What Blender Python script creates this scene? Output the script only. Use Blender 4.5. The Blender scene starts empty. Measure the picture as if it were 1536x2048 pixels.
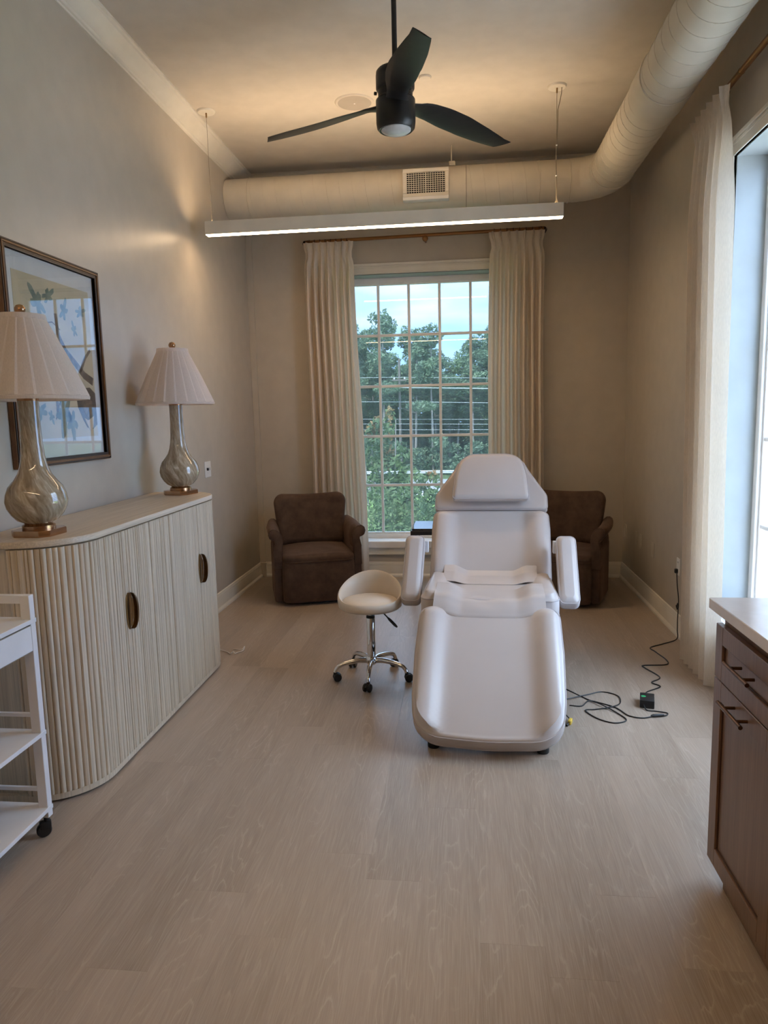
import bpy, bmesh, math, random
from mathutils import Matrix, Vector
from math import sin, cos, pi, radians as rad

# ---------------------------------------------------------------- camera, sky, sun, exposure
S = bpy.context.scene
COL = S.collection
EYE = 1.5
def make_camera():
    yaw, pit, rol = rad(-6.3479), rad(7.7427), rad(-1.2863)
    fwd = Vector((sin(yaw)*cos(pit), cos(yaw)*cos(pit), -sin(pit)))
    rt = Vector((cos(yaw), -sin(yaw), 0)); up = rt.cross(fwd)
    r2 = cos(rol)*rt + sin(rol)*up; u2 = -sin(rol)*rt + cos(rol)*up
    cam = bpy.data.cameras.new('camera'); o = bpy.data.objects.new('camera', cam); COL.objects.link(o)
    m = Matrix((r2, u2, -fwd)).transposed().to_4x4(); m.translation = (0, 0, EYE)
    o.matrix_world = m
    cam.sensor_fit = 'VERTICAL'; cam.sensor_height = 36; cam.lens = 36*1420/2048
    cam.clip_start = .02; cam.clip_end = 600
    S.camera = o
make_camera()
SKY_STRENGTH = 3.1
SUN_STRENGTH = 5.0
LAMP_WATT = 13.0
def make_sky():
    w = bpy.data.worlds.new('sky'); S.world = w; w.use_nodes = True
    nt = w.node_tree; nt.nodes.clear(); L = nt.links.new
    out = nt.nodes.new('ShaderNodeOutputWorld'); bg = nt.nodes.new('ShaderNodeBackground')
    tc = nt.nodes.new('ShaderNodeTexCoord'); sp = nt.nodes.new('ShaderNodeSeparateXYZ')
    L(tc.outputs['Generated'], sp.inputs[0])
    r = nt.nodes.new('ShaderNodeValToRGB'); L(sp.outputs['Z'], r.inputs[0])
    r.color_ramp.elements[0].position = 0; r.color_ramp.elements[0].color = (.275, .475, .90, 1)
    r.color_ramp.elements[1].position = .9; r.color_ramp.elements[1].color = (.86, 1.12, 1.50, 1)
    e = r.color_ramp.elements.new(.12); e.color = (.33, .55, 1.0, 1)
    e = r.color_ramp.elements.new(.35); e.color = (.62, .86, 1.22, 1)
    n = nt.nodes.new('ShaderNodeTexNoise'); n.inputs['Scale'].default_value = 5; n.inputs['Detail'].default_value = 4
    mp = nt.nodes.new('ShaderNodeMapping'); mp.inputs['Scale'].default_value = (1, 1, 5)
    L(tc.outputs['Generated'], mp.inputs[0]); L(mp.outputs[0], n.inputs['Vector'])
    r2 = nt.nodes.new('ShaderNodeValToRGB'); L(n.outputs[0], r2.inputs[0])
    r2.color_ramp.elements[0].position = .45; r2.color_ramp.elements[0].color = (0, 0, 0, 1)
    r2.color_ramp.elements[1].position = .75; r2.color_ramp.elements[1].color = (.45, .45, .45, 1)
    mx = nt.nodes.new('ShaderNodeMixRGB'); L(r2.outputs[0], mx.inputs[0]); L(r.outputs[0], mx.inputs[1])
    mx.inputs[2].default_value = (.95, 1.02, 1.1, 1)
    L(mx.outputs[0], bg.inputs[0]); bg.inputs[1].default_value = SKY_STRENGTH
    L(bg.outputs[0], out.inputs[0])
make_sky()
sun = bpy.data.lights.new('sun', 'SUN'); sun.energy = SUN_STRENGTH; sun.angle = rad(8); sun.color = (1, .95, .86)
so = bpy.data.objects.new('sun', sun); COL.objects.link(so)
so.rotation_euler = (rad(42), 0, rad(-25))
S.view_settings.view_transform = 'Standard'; S.view_settings.look = 'None'
S.view_settings.gamma = 1; S.view_settings.use_curve_mapping = False
S.view_settings.exposure = 1.52
try:
    S.cycles.use_denoising = True
    S.cycles.max_bounces = 10; S.cycles.diffuse_bounces = 6; S.cycles.transparent_max_bounces = 16
    S.cycles.sample_clamp_indirect = 6
except Exception: pass

# ---------------------------------------------------------------- helpers
def lerp(a, b, t): return a+(b-a)*t
def sst(a, b, x):
    t = max(0, min(1, (x-a)/(b-a))); return t*t*(3-2*t)
def interp(tab, x):
    if x <= tab[0][0]: return tab[0][1]
    for (x0, y0), (x1, y1) in zip(tab, tab[1:]):
        if x <= x1: return lerp(y0, y1, (x-x0)/(x1-x0))
    return tab[-1][1]

class MB:
    def __init__(s): s.v = []; s.f = []
    def add(s, vs, fs):
        n = len(s.v); s.v += [tuple(p) for p in vs]; s.f += [tuple(i+n for i in f) for f in fs]; return s
    def box(s, x0, x1, y0, y1, z0, z1, bev=0, seg=1, M=None):
        bm = bmesh.new(); bmesh.ops.create_cube(bm, size=1)
        for v in bm.verts: v.co = Vector((lerp(x0, x1, v.co.x+.5), lerp(y0, y1, v.co.y+.5), lerp(z0, z1, v.co.z+.5)))
        if bev: bmesh.ops.bevel(bm, geom=bm.edges[:], offset=bev, segments=seg, profile=.5, affect='EDGES')
        s.bm(bm, M); return s
    def bm(s, bm, M=None):
        bm.verts.index_update()
        s.add([(M @ v.co if M else v.co) for v in bm.verts], [[v.index for v in f.verts] for f in bm.faces]); bm.free()
    def ringed(s, rings, cap0=True, cap1=True, closed=True, loop=False):
        n = len(rings[0]); vs = [p for r in rings for p in r]; fs = []
        m = len(rings)
        for i in range(m if loop else m-1):
            j2 = (i+1) % m
            for k in range(n if closed else n-1):
                k2 = (k+1) % n; fs.append((i*n+k, i*n+k2, j2*n+k2, j2*n+k))
        if closed and not loop:
            if cap0: fs.append(tuple(range(n))[::-1])
            if cap1: fs.append(tuple(range((m-1)*n, m*n)))
        return s.add(vs, fs)
    def lathe(s, prof, c=(0, 0, 0), seg=32, M=None, cap=True):
        rings = []
        for r, z in prof:
            rings.append([Vector((c[0]+r*cos(2*pi*k/seg), c[1]+r*sin(2*pi*k/seg), c[2]+z)) for k in range(seg)])
        if M: rings = [[M @ p for p in r] for r in rings]
        return s.ringed(rings, cap, cap)
    def tube(s, pts, r, seg=10, closed=False, cap=True):
        pts = [Vector(p) for p in pts]; n = len(pts); rings = []; prev = None
        for i, p in enumerate(pts):
            a = pts[(i-1) % n] if (closed or i > 0) else p
            b = pts[(i+1) % n] if (closed or i < n-1) else p
            t = (b-a)
            if t.length < 1e-9: t = Vector((0, 0, 1))
            t.normalize()
            if prev is None:
                x = t.orthogonal().normalized()
            else:
                x = prev-t*prev.dot(t); x = x.normalized() if x.length > 1e-6 else t.orthogonal().normalized()
            prev = x; y = t.cross(x)
            rr = r[i] if isinstance(r, (list, tuple)) else r
            rings.append([p+rr*(x*cos(2*pi*k/seg)+y*sin(2*pi*k/seg)) for k in range(seg)])
        if closed:
            # match start/end twist
            best = min(range(seg), key=lambda q: (rings[0][q]-rings[-1][0]).length)
            last = rings[0][best:]+rings[0][:best]
            return s.ringed(rings+[last], False, False)
        return s.ringed(rings, cap, cap)
    def prism(s, poly, z0, z1, M=None):
        r = [[Vector((x, y, z)) for x, y in poly] for z in (z0, z1)]
        if M: r = [[M @ p for p in q] for q in r]
        return s.ringed(r)
    def grid(s, fn, nu, nv):
        vs = [fn(i/nu, j/nv) for j in range(nv+1) for i in range(nu+1)]
        fs = [(j*(nu+1)+i, j*(nu+1)+i+1, (j+1)*(nu+1)+i+1, (j+1)*(nu+1)+i) for j in range(nv) for i in range(nu)]
        return s.add(vs, fs)
    def xf(s, M): s.v = [tuple(M @ Vector(p)) for p in s.v]; return s

W = {}
def wm(o): return W.get(o.name, Matrix())
def obj(name, mb, mat, parent=None, smooth=40, origin=None):
    me = bpy.data.meshes.new(name)
    vs = mb.v
    if parent is not None:
        inv = wm(parent).inverted(); vs = [inv @ Vector(p) for p in vs]; loc = Vector((0, 0, 0))
    else:
        if origin is None:
            xs = [p[0] for p in vs]; ys = [p[1] for p in vs]; zs = [p[2] for p in vs]
            origin = ((min(xs)+max(xs))/2, (min(ys)+max(ys))/2, min(zs))
        loc = Vector(origin); vs = [Vector(p)-loc for p in vs]
    me.from_pydata([tuple(p) for p in vs], [], mb.f)
    bm = bmesh.new(); bm.from_mesh(me); bmesh.ops.recalc_face_normals(bm, faces=bm.faces[:]); bm.to_mesh(me); bm.free()
    me.materials.append(mat)
    if smooth:
        me.shade_smooth(); me.set_sharp_from_angle(angle=rad(smooth))
    o = bpy.data.objects.new(name, me); COL.objects.link(o)
    if parent is not None: o.parent = parent; W[o.name] = wm(parent).copy()
    else: o.location = loc; W[o.name] = Matrix.Translation(loc)
    return o
def tag(o, label=None, cat=None, group=None, kind=None):
    if label: o['label'] = label
    if cat: o['category'] = cat
    if group: o['group'] = group
    if kind: o['kind'] = kind
    return o
def thing(name, label, cat, loc=(0, 0, 0), rz=0, group=None):
    o = bpy.data.objects.new(name, None); COL.objects.link(o); o.empty_display_size = .1
    o.location = loc; o.rotation_euler = (0, 0, rz)
    W[o.name] = Matrix.Translation(loc) @ Matrix.Rotation(rz, 4, 'Z')
    return tag(o, label, cat, group)
def copy_tree(o, parent=None):
    c = o.copy(); COL.objects.link(c)
    if parent is not None: c.parent = parent
    for ch in list(o.children): copy_tree(ch, c)
    return c
def share(src, name, parent, loc):
    o = bpy.data.objects.new(name, src.data); COL.objects.link(o); o.parent = parent; o.location = loc
    W[o.name] = wm(parent) @ Matrix.Translation(loc); return o
def RX(a): return Matrix.Rotation(a, 4, 'X')
def RY(a): return Matrix.Rotation(a, 4, 'Y')
def RZ(a): return Matrix.Rotation(a, 4, 'Z')
def TR(*p): return Matrix.Translation(p)

# ---------------------------------------------------------------- materials
def nodes(name):
    m = bpy.data.materials.new(name); m.use_nodes = True; nt = m.node_tree
    b = nt.nodes['Principled BSDF']; return m, nt, b
def coords(nt, scale, kind='Object', rnd=False):
    tc = nt.nodes.new('ShaderNodeTexCoord'); mp = nt.nodes.new('ShaderNodeMapping')
    mp.inputs['Scale'].default_value = scale
    nt.links.new(tc.outputs[kind], mp.inputs[0])
    if rnd:
        oi = nt.nodes.new('ShaderNodeObjectInfo'); mu = nt.nodes.new('ShaderNodeMath'); mu.operation = 'MULTIPLY'; mu.inputs[1].default_value = 37
        nt.links.new(oi.outputs['Random'], mu.inputs[0])
        cx = nt.nodes.new('ShaderNodeCombineXYZ')
        for k in range(3): nt.links.new(mu.outputs[0], cx.inputs[k])
        nt.links.new(cx.outputs[0], mp.inputs['Location'])
    return mp.outputs[0]
def noise(nt, vec, scale=1, detail=3, rough=.5, dist=0):
    n = nt.nodes.new('ShaderNodeTexNoise'); n.inputs['Scale'].default_value = scale; n.inputs['Detail'].default_value = detail
    n.inputs['Roughness'].default_value = rough; n.inputs['Distortion'].default_value = dist
    nt.links.new(vec, n.inputs['Vector']); return n.outputs[0]
def ramp(nt, src, stops):
    r = nt.nodes.new('ShaderNodeValToRGB'); nt.links.new(src, r.inputs[0]); cr = r.color_ramp
    while len(cr.elements) < len(stops): cr.elements.new(.5)
    for e, (p, c) in zip(cr.elements, stops):
        e.position = p; e.color = (*c, 1) if len(c) == 3 else c
    return r.outputs[0]
def mix(nt, fac, a, b, mode='MIX'):
    m = nt.nodes.new('ShaderNodeMixRGB'); m.blend_type = mode
    for i, x in enumerate((fac, a, b)):
        if isinstance(x, (int, float)): m.inputs[i].default_value = x if i == 0 else (x, x, x, 1)
        elif isinstance(x, tuple): m.inputs[i].default_value = (*x, 1)
        else: nt.links.new(x, m.inputs[i])
    return m.outputs[0]
def bump(nt, b, h, strength=.2, dist=.002):
    bp = nt.nodes.new('ShaderNodeBump'); bp.inputs['Strength'].default_value = strength; bp.inputs['Distance'].default_value = dist
    nt.links.new(h, bp.inputs['Height']); nt.links.new(bp.outputs[0], b.inputs['Normal'])
def plain(name, col, rough=.5, metal=0, spec=.5, c2=None, scale=(8, 8, 8), bmp=None, coat=0, sheen=0, detail=3):
    m, nt, b = nodes(name)
    b.inputs['Base Color'].default_value = (*col, 1); b.inputs['Roughness'].default_value = rough
    b.inputs['Metallic'].default_value = metal; b.inputs['Specular IOR Level'].default_value = spec
    b.inputs['Coat Weight'].default_value = coat
    b.inputs['Sheen Weight'].default_value = sheen
    if c2 is None: c2 = tuple(x*.94 for x in col)
    n = noise(nt, coords(nt, scale), 1, detail)
    nt.links.new(ramp(nt, n, [(.35, col), (.65, c2)]), b.inputs['Base Color'])
    if bmp: bump(nt, b, noise(nt, coords(nt, (1, 1, 1)), bmp[0], 2), bmp[1], bmp[2])
    return m
MW = plain('wall_paint', (.51, .452, .375), .36, spec=.45, bmp=(260, .12, .001))
MC = plain('ceiling_paint', (.60, .55, .48), .7, bmp=(200, .1, .001))
MT = plain('trim_paint', (.74, .70, .615), .35)
MWIN = plain('window_vinyl', (.88, .87, .86), .35)
MDUCT = plain('duct_paint', (.68, .62, .515), .5, bmp=(40, .05, .002))
MLINE = plain('seam_shade_tone', (.30, .27, .22), .7)
MBRASS = plain('antique_brass', (.36, .235, .11), .32, 1, c2=(.29, .18, .08), scale=(30, 30, 30))
MROD = plain('bronze_rod', (.32, .15, .055), .35, .75, c2=(.25, .11, .04), scale=(3, 3, 30))
MRING = plain('dark_bronze', (.035, .02, .014), .45, .6)
MBLK = plain('black_plastic', (.012, .012, .013), .45)
MFAN = plain('fan_black', (.010, .010, .011), .42, c2=(.016, .015, .014), scale=(4, 60, 60))
MCOPPER = plain('brushed_copper_brass', (.52, .31, .175), .25, 1, c2=(.46, .27, .15), scale=(40, 40, 40))
MPULL = plain('dark_bronze_pull', (.17, .095, .052), .35, .9, c2=(.13, .07, .04), scale=(40, 40, 40))
MCHROME = plain('chrome', (.82, .82, .83), .08, 1)
MSTEEL = plain('brushed_steel', (.55, .53, .50), .3, 1)
MVINYL = plain('white_vinyl', (.575, .515, .49), .33, spec=.5, c2=(.56, .50, .475), scale=(5, 5, 5), bmp=(700, .05, .0006))
MPIPE = plain('grey_piping', (.50, .45, .44), .45)
MSTOOL = plain('cream_vinyl', (.72, .62, .51), .36, spec=.5, bmp=(700, .05, .0006))
MWHITE = plain('white_laminate', (.80, .79, .80), .4)
MPLATE = plain('white_plate', (.78, .76, .72), .35)
MPLATEW = plain('painted_plate', (.56, .51, .43), .35)
MQUARTZ = plain('quartz', (.72, .655, .62), .18, c2=(.68, .62, .58), scale=(20, 20, 20))
MLENS = plain('frosted_lens', (.55, .55, .54), .25, c2=(.4, .4, .4), scale=(12, 12, 12))
MGRILLE = plain('speaker_grille', (.40, .36, .31), .6)
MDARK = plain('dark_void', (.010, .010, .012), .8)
MYEL = plain('yellow_plastic', (.75, .50, .06), .4)
MGRN = plain('green_sticker', (.03, .35, .12), .5)
MWIRE = plain('steel_wire', (.30, .26, .20), .4, .6)
MCLEAR = plain('white_cable', (.78, .74, .70), .35)

def m_floor():
    m, nt, b = nodes('vinyl_oak_plank')
    v = coords(nt, (1, 1, 1), rnd=True)
    def sc(s):
        mp = nt.nodes.new('ShaderNodeMapping'); mp.inputs['Scale'].default_value = s; nt.links.new(v, mp.inputs[0]); return mp.outputs[0]
    big = noise(nt, sc((7.5, .95, 1)), 1, 2, .45, .15)
    mu = nt.nodes.new('ShaderNodeMath'); mu.operation = 'MULTIPLY'; mu.inputs[1].default_value = 20; nt.links.new(big, mu.inputs[0])
    wob = noise(nt, sc((60, 8, 1)), 1, 3, .6)
    ad = nt.nodes.new('ShaderNodeMath'); ad.operation = 'MULTIPLY_ADD'; nt.links.new(wob, ad.inputs[0]); ad.inputs[1].default_value = .8; nt.links.new(mu.outputs[0], ad.inputs[2])
    fr = nt.nodes.new('ShaderNodeMath'); fr.operation = 'FRACT'; nt.links.new(ad.outputs[0], fr.inputs[0])
    lines = ramp(nt, fr.outputs[0], [(0, (1, 1, 1)), (.12, (.2, .2, .2)), (.4, (0, 0, 0)), (.93, (.1, .1, .1)), (1, (1, 1, 1))])
    fine = noise(nt, sc((330, 7, 1)), 1, 3, .6)
    fl = ramp(nt, fine, [(.42, (0, 0, 0)), (.68, (1, 1, 1))])
    tone = noise(nt, sc((9, .7, 1)), 1, 3)
    oi = nt.nodes.new('ShaderNodeObjectInfo')
    base = ramp(nt, tone, [(.3, (.320, .252, .197)), (.7, (.395, .316, .252))])
    pl = ramp(nt, oi.outputs['Random'], [(0, (.90, .89, .88)), (1, (1.06, 1.06, 1.06))])
    base = mix(nt, 1, base, pl, 'MULTIPLY')
    gate = ramp(nt, noise(nt, sc((11, 1.3, 1)), 1, 2), [(.42, (.05, .05, .05)), (.66, (.6, .6, .6))])
    l2 = mix(nt, 1, lines, gate, 'MULTIPLY')
    c = mix(nt, l2, base, (.53, .455, .380))
    f2 = mix(nt, 1, fl, .55, 'MULTIPLY')
    c = mix(nt, f2, c, (.47, .39, .32))
    nt.links.new(c, b.inputs['Base Color'])
    rr = nt.nodes.new('ShaderNodeMapRange'); nt.links.new(fine, rr.inputs[0]); rr.inputs[3].default_value = .25; rr.inputs[4].default_value = .40
    nt.links.new(rr.outputs[0], b.inputs['Roughness']); b.inputs['Specular IOR Level'].default_value = .5
    bump(nt, b, fine, .12, .001)
    return m
MFLOOR = m_floor()
def m_wood(name, ca, cb, scale, rough=.45, fine=None):
    m, nt, b = nodes(name)
    n = noise(nt, coords(nt, scale, rnd=True), 1, 5, .6, .3)
    c = ramp(nt, n, [(.3, ca), (.7, cb)])
    if fine:
        f = noise(nt, coords(nt, fine, rnd=True), 1, 2)
        c = mix(nt, .35, c, mix(nt, 1, c, ramp(nt, f, [(.35, (.6, .58, .55)), (.65, (1.25, 1.25, 1.25))]), 'MULTIPLY'))
    nt.links.new(c, b.inputs['Base Color']); b.inputs['Roughness'].default_value = rough
    return m
MOAKV = m_wood('limed_oak_upright', (.57, .475, .355), (.65, .56, .435), (14, 14, .8), .5, (160, 160, 3))
MOAKH = m_wood('limed_oak_top', (.57, .475, .365), (.63, .54, .425), (14, .8, 14), .42, (160, 3, 160))
MWAL = m_wood('stained_cabinet_wood', (.175, .095, .055), (.23, .127, .074), (30, 30, 1.2), .38, (220, 220, 5))
MWALI = plain('stained_groove', (.07, .028, .014), .5)
MFRAME = m_wood('picture_frame_wood', (.13, .055, .018), (.23, .105, .036), (6, 6, 6), .4)
MFRAMED = plain('picture_frame_dark', (.035, .016, .008), .4)
def m_velvet():
    m, nt, b = nodes('brown_velvet')
    n = noise(nt, coords(nt, (9, 9, 9), rnd=True), 1, 5, .65)
    nt.links.new(ramp(nt, n, [(.3, (.062, .038, .027)), (.7, (.112, .071, .051))]), b.inputs['Base Color'])
    b.inputs['Roughness'].default_value = .85; b.inputs['Sheen Weight'].default_value = .22; b.inputs['Sheen Roughness'].default_value = .4
    b.inputs['Sheen Tint'].default_value = (.75, .5, .38, 1); b.inputs['Specular IOR Level'].default_value = .15
    bump(nt, b, noise(nt, coords(nt, (1, 1, 1)), 140, 3), .3, .002)
    return m
MVEL = m_velvet()
def m_cloth(name, col, trans, tcol):
    m, nt, b = nodes(name); out = nt.nodes['Material Output']
    n = noise(nt, coords(nt, (260, 260, 40)), 1, 2)
    c = ramp(nt, n, [(.35, tuple(x*.9 for x in col)), (.65, col)])
    nt.links.new(c, b.inputs['Base Color']); b.inputs['Roughness'].default_value = .9; b.inputs['Specular IOR Level'].default_value = .1
    t = nt.nodes.new('ShaderNodeBsdfTranslucent'); t.inputs[0].default_value = (*tcol, 1)
    mx = nt.nodes.new('ShaderNodeMixShader'); mx.inputs[0].default_value = trans
    nt.links.new(b.outputs[0], mx.inputs[1]); nt.links.new(t.outputs[0], mx.inputs[2]); nt.links.new(mx.outputs[0], out.inputs[0])
    return m
MCURT = m_cloth('linen_curtain', (.78, .70, .605), .28, (.86, .73, .58))
MSHADE = m_cloth('lamp_shade_fabric', (.80, .71, .65), .30, (.80, .66, .56))
def m_glass(name, tint, refl):
    m = bpy.data.materials.new(name); m.use_nodes = True; nt = m.node_tree; nt.nodes.clear()
    out = nt.nodes.new('ShaderNodeOutputMaterial'); t = nt.nodes.new('ShaderNodeBsdfTransparent'); g = nt.nodes.new('ShaderNodeBsdfGlossy')
    t.inputs[0].default_value = (*tint, 1); g.inputs['Roughness'].default_value = .004; g.inputs[0].default_value = (.97, 1, .99, 1)
    f = nt.nodes.new('ShaderNodeFresnel'); ge = nt.nodes.new('ShaderNodeNewGeometry'); mr = nt.nodes.new('ShaderNodeMapRange')
    nt.links.new(ge.outputs['Backfacing'], mr.inputs[0]); mr.inputs[3].default_value = refl; mr.inputs[4].default_value = 1/refl
    nt.links.new(mr.outputs[0], f.inputs[0])
    mx = nt.nodes.new('ShaderNodeMixShader'); nt.links.new(f.outputs[0], mx.inputs[0]); nt.links.new(t.outputs[0], mx.inputs[1]); nt.links.new(g.outputs[0], mx.inputs[2])
    nt.links.new(mx.outputs[0], out.inputs[0]); return m
MGLASS = m_glass('window_glass', (.975, .985, .982), 1.5)
MDIMGLASS = m_glass('view_dimming_glass', (.455, .475, .48), 1.5)  # tint added to dim the view outside while the room stays lit
def veil(m, fac):
    nt = m.node_tree; out = nt.nodes['Material Output']; src = out.inputs[0].links[0].from_socket
    t = nt.nodes.new('ShaderNodeBsdfTranslucent'); t.inputs[0].default_value = (.85, .9, .9, 1)
    n = noise(nt, coords(nt, (3, 3, 1.2)), 1, 4, .6)
    mr = nt.nodes.new('ShaderNodeMapRange'); nt.links.new(n, mr.inputs[0]); mr.inputs[1].default_value = .35; mr.inputs[2].default_value = .7; mr.inputs[3].default_value = fac*.5; mr.inputs[4].default_value = fac*1.6
    mx = nt.nodes.new('ShaderNodeMixShader'); nt.links.new(mr.outputs[0], mx.inputs[0]); nt.links.new(src, mx.inputs[1]); nt.links.new(t.outputs[0], mx.inputs[2]); nt.links.new(mx.outputs[0], out.inputs[0])
veil(MDIMGLASS, .018)
MPGLASS = m_glass('picture_glass', (.985, .985, .985), 1.5)
def m_lens():
    m = bpy.data.materials.new('lit_diffuser'); m.use_nodes = True; nt = m.node_tree; nt.nodes.clear()
    out = nt.nodes.new('ShaderNodeOutputMaterial'); e = nt.nodes.new('ShaderNodeEmission')
    e.inputs[0].default_value = (1, .70, .42, 1); e.inputs[1].default_value = LAMP_WATT
    nt.links.new(e.outputs[0], out.inputs[0]); return m
MLIT = m_lens()
def m_swirl():
    m, nt, b = nodes('swirled_art_glass')
    tc = nt.nodes.new('ShaderNodeTexCoord'); sp = nt.nodes.new('ShaderNodeSeparateXYZ'); nt.links.new(tc.outputs['Object'], sp.inputs[0])
    at = nt.nodes.new('ShaderNodeMath'); at.operation = 'ARCTAN2'; nt.links.new(sp.outputs['Y'], at.inputs[0]); nt.links.new(sp.outputs['X'], at.inputs[1])
    ma = nt.nodes.new('ShaderNodeMath'); ma.operation = 'MULTIPLY_ADD'; nt.links.new(sp.outputs['Z'], ma.inputs[0]); ma.inputs[1].default_value = 4; nt.links.new(at.outputs[0], ma.inputs[2])
    sn = nt.nodes.new('ShaderNodeMath'); sn.operation = 'SINE'; nt.links.new(ma.outputs[0], sn.inputs[0])
    cs = nt.nodes.new('ShaderNodeMath'); cs.operation = 'COSINE'; nt.links.new(ma.outputs[0], cs.inputs[0])
    cx = nt.nodes.new('ShaderNodeCombineXYZ'); nt.links.new(sn.outputs[0], cx.inputs[0]); nt.links.new(cs.outputs[0], cx.inputs[1]); nt.links.new(sp.outputs['Z'], cx.inputs[2])
    mp = nt.nodes.new('ShaderNodeMapping'); mp.inputs['Scale'].default_value = (4.6, 4.6, 15); nt.links.new(cx.outputs[0], mp.inputs[0])
    n = noise(nt, mp.outputs[0], 1, 4, .6, .6)
    nt.links.new(ramp(nt, n, [(.30, (.22, .165, .10)), (.46, (.34, .27, .185)), (.58, (.44, .37, .27)), (.72, (.66, .585, .475))]), b.inputs['Base Color'])
    b.inputs['Roughness'].default_value = .05; b.inputs['Coat Weight'].default_value = .5; b.inputs['Specular IOR Level'].default_value = .6
    return m
MSWIRL = m_swirl()
def m_leaf(name, a, c, trans=.3):
    m, nt, b = nodes(name); out = nt.nodes['Material Output']
    n = noise(nt, coords(nt, (.9, .9, .9), rnd=True), 1, 6, .7)
    cc = ramp(nt, n, [(.35, a), (.65, c)]); nt.links.new(cc, b.inputs['Base Color']); b.inputs['Roughness'].default_value = .55
    t = nt.nodes.new('ShaderNodeBsdfTranslucent'); nt.links.new(cc, t.inputs[0])
    mx = nt.nodes.new('ShaderNodeMixShader'); mx.inputs[0].default_value = trans
    nt.links.new(b.outputs[0], mx.inputs[1]); nt.links.new(t.outputs[0], mx.inputs[2]); nt.links.new(mx.outputs[0], out.inputs[0]); return m
MLEAF1 = m_leaf('forest_leaf_dark', (.12, .185, .125), (.27, .38, .23))
MLEAF2 = m_leaf('forest_leaf_mid', (.14, .23, .135), (.30, .42, .24))
MLEAF3 = m_leaf('shrub_leaf', (.06, .115, .05), (.20, .28, .11))
MLEAFR = m_leaf('red_new_leaf', (.34, .15, .07), (.40, .30, .12))
MBARK = plain('bark', (.30, .27, .24), .9, c2=(.42, .39, .36), scale=(6, 6, .6))
MGRASS = plain('lawn_grass', (.15, .25, .06), .9, c2=(.20, .32, .08), scale=(.5, .5, .5))
MVERGE = plain('rough_verge', (.08, .14, .05), .9, c2=(.14, .2, .08), scale=(.4, .4, .4))
MROAD = plain('asphalt', (.36, .36, .37), .9)
MCONC = plain('pale_concrete', (.62, .60, .56), .9)
MGALV = plain('galvanised_steel', (.62, .66, .70), .45, .3)
MPOLE = plain('weathered_pole', (.19, .17, .15), .9)
MCABLE = plain('power_cable', (.42, .46, .45), .6)
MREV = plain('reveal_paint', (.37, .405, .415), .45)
MBRICK = plain('outside_wall', (.45, .35, .28), .9)
MPAPER = plain('aged_paper', (.52, .44, .29), .7, c2=(.47, .40, .27))
MMAT = plain('mat_board', (.62, .62, .60), .8)
MINKL = plain('ink_sage_leaf', (.20, .23, .17), .8, c2=(.12, .15, .12), scale=(25, 25, 25))
MINKB = plain('ink_brown_branch', (.16, .11, .07), .8, c2=(.07, .05, .035), scale=(40, 40, 40))
MINKD = plain('ink_dark', (.035, .028, .022), .8, c2=(.09, .06, .04), scale=(30, 30, 30))
MINKC = plain('ink_cream', (.55, .45, .33), .8)
MTGLASS = plain('black_table_top', (.02, .022, .026), .06, spec=.7)

# ---------------------------------------------------------------- room shell
XL, XR, YB, YF, ZC = -1.92, 1.435, 6.5, -2.2, 3.62
def struct(name, mb, mat, label, smooth=None):
    return tag(obj(name, mb, mat, None, smooth), label, None, None, 'structure')
def wall_with_hole(mb, a0, a1, z0, z1, h, T, d):
    # h = (u0,u1,z0,z1); T maps (u,depth,z) to world
    for (u0, u1, q0, q1) in ((a0, h[0], z0, z1), (h[1], a1, z0, z1), (h[0], h[1], z0, h[2]), (h[0], h[1], h[3], z1)):
        c = [T(u, dd, z) for dd in (0, d) for z in (q0, q1) for u in (u0, u1)]
        xs, ys, zs = zip(*c); mb.box(min(xs), max(xs), min(ys), max(ys), min(zs), max(zs))
TB = lambda u, d, z: Vector((u, YB+d, z))
TRW = lambda u, d, z: Vector((XR+d, u, z))
WB = (-1.085, .42, .335, 2.745)
WR = (2.62, 4.09, .335, 2.80)
WT = .27
m = MB(); wall_with_hole(m, XL-.2, XR+WT, 0, ZC, WB, TB, WT); struct('wall_back', m, MW, 'taupe back wall with the tall gridded window')
m = MB(); wall_with_hole(m, YF, YB, 0, ZC, WR, TRW, WT); struct('wall_right', m, MW, 'taupe right wall behind the long curtain')
struct('wall_left', MB().box(XL-.2, XL, YF, YB, 0, ZC), MW, 'satin taupe left wall with the framed print')
struct('wall_front', MB().box(XL-.2, XR+WT, YF-.15, YF, 0, ZC), MW, 'plain wall behind the camera')
struct('ceiling', MB().box(XL-.2, XR+WT, YF-.15, YB+WT, ZC, ZC+.2), MC, 'cream painted ceiling')
FL = struct('floor', MB().box(XL-.2, XR+WT, YF-.15, YB+WT, -.15, -.006), MDARK, 'pale grey-brown oak look plank floor')
PW, PLN = .182, 1.22
plank_cache = {}
def plank_mesh(w, l):
    k = (round(w, 4), round(l, 4))
    if k not in plank_cache:
        g, c = .00002, .0003
        rings = []
        for dx, z in ((g, -.006), (g, -.0003), (g+c, 0)):
            rings.append([Vector((x, y, z)) for x, y in ((-w/2+dx, -l/2+dx), (w/2-dx, -l/2+dx), (w/2-dx, l/2-dx), (-w/2+dx, l/2-dx))])
        b = MB().ringed(rings, False, True); me = bpy.data.meshes.new('plank'); me.from_pydata([tuple(p) for p in b.v], [], b.f)
        me.materials.append(MFLOOR); plank_cache[k] = me
    return plank_cache[k]
offs = [1.598+.28, .62, 1.30, 1.835, .41, 2.117, .95, 1.62, .2]
i0 = math.floor((XL+.686)/PW)-1
fl_inv = wm(FL).inverted()
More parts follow.
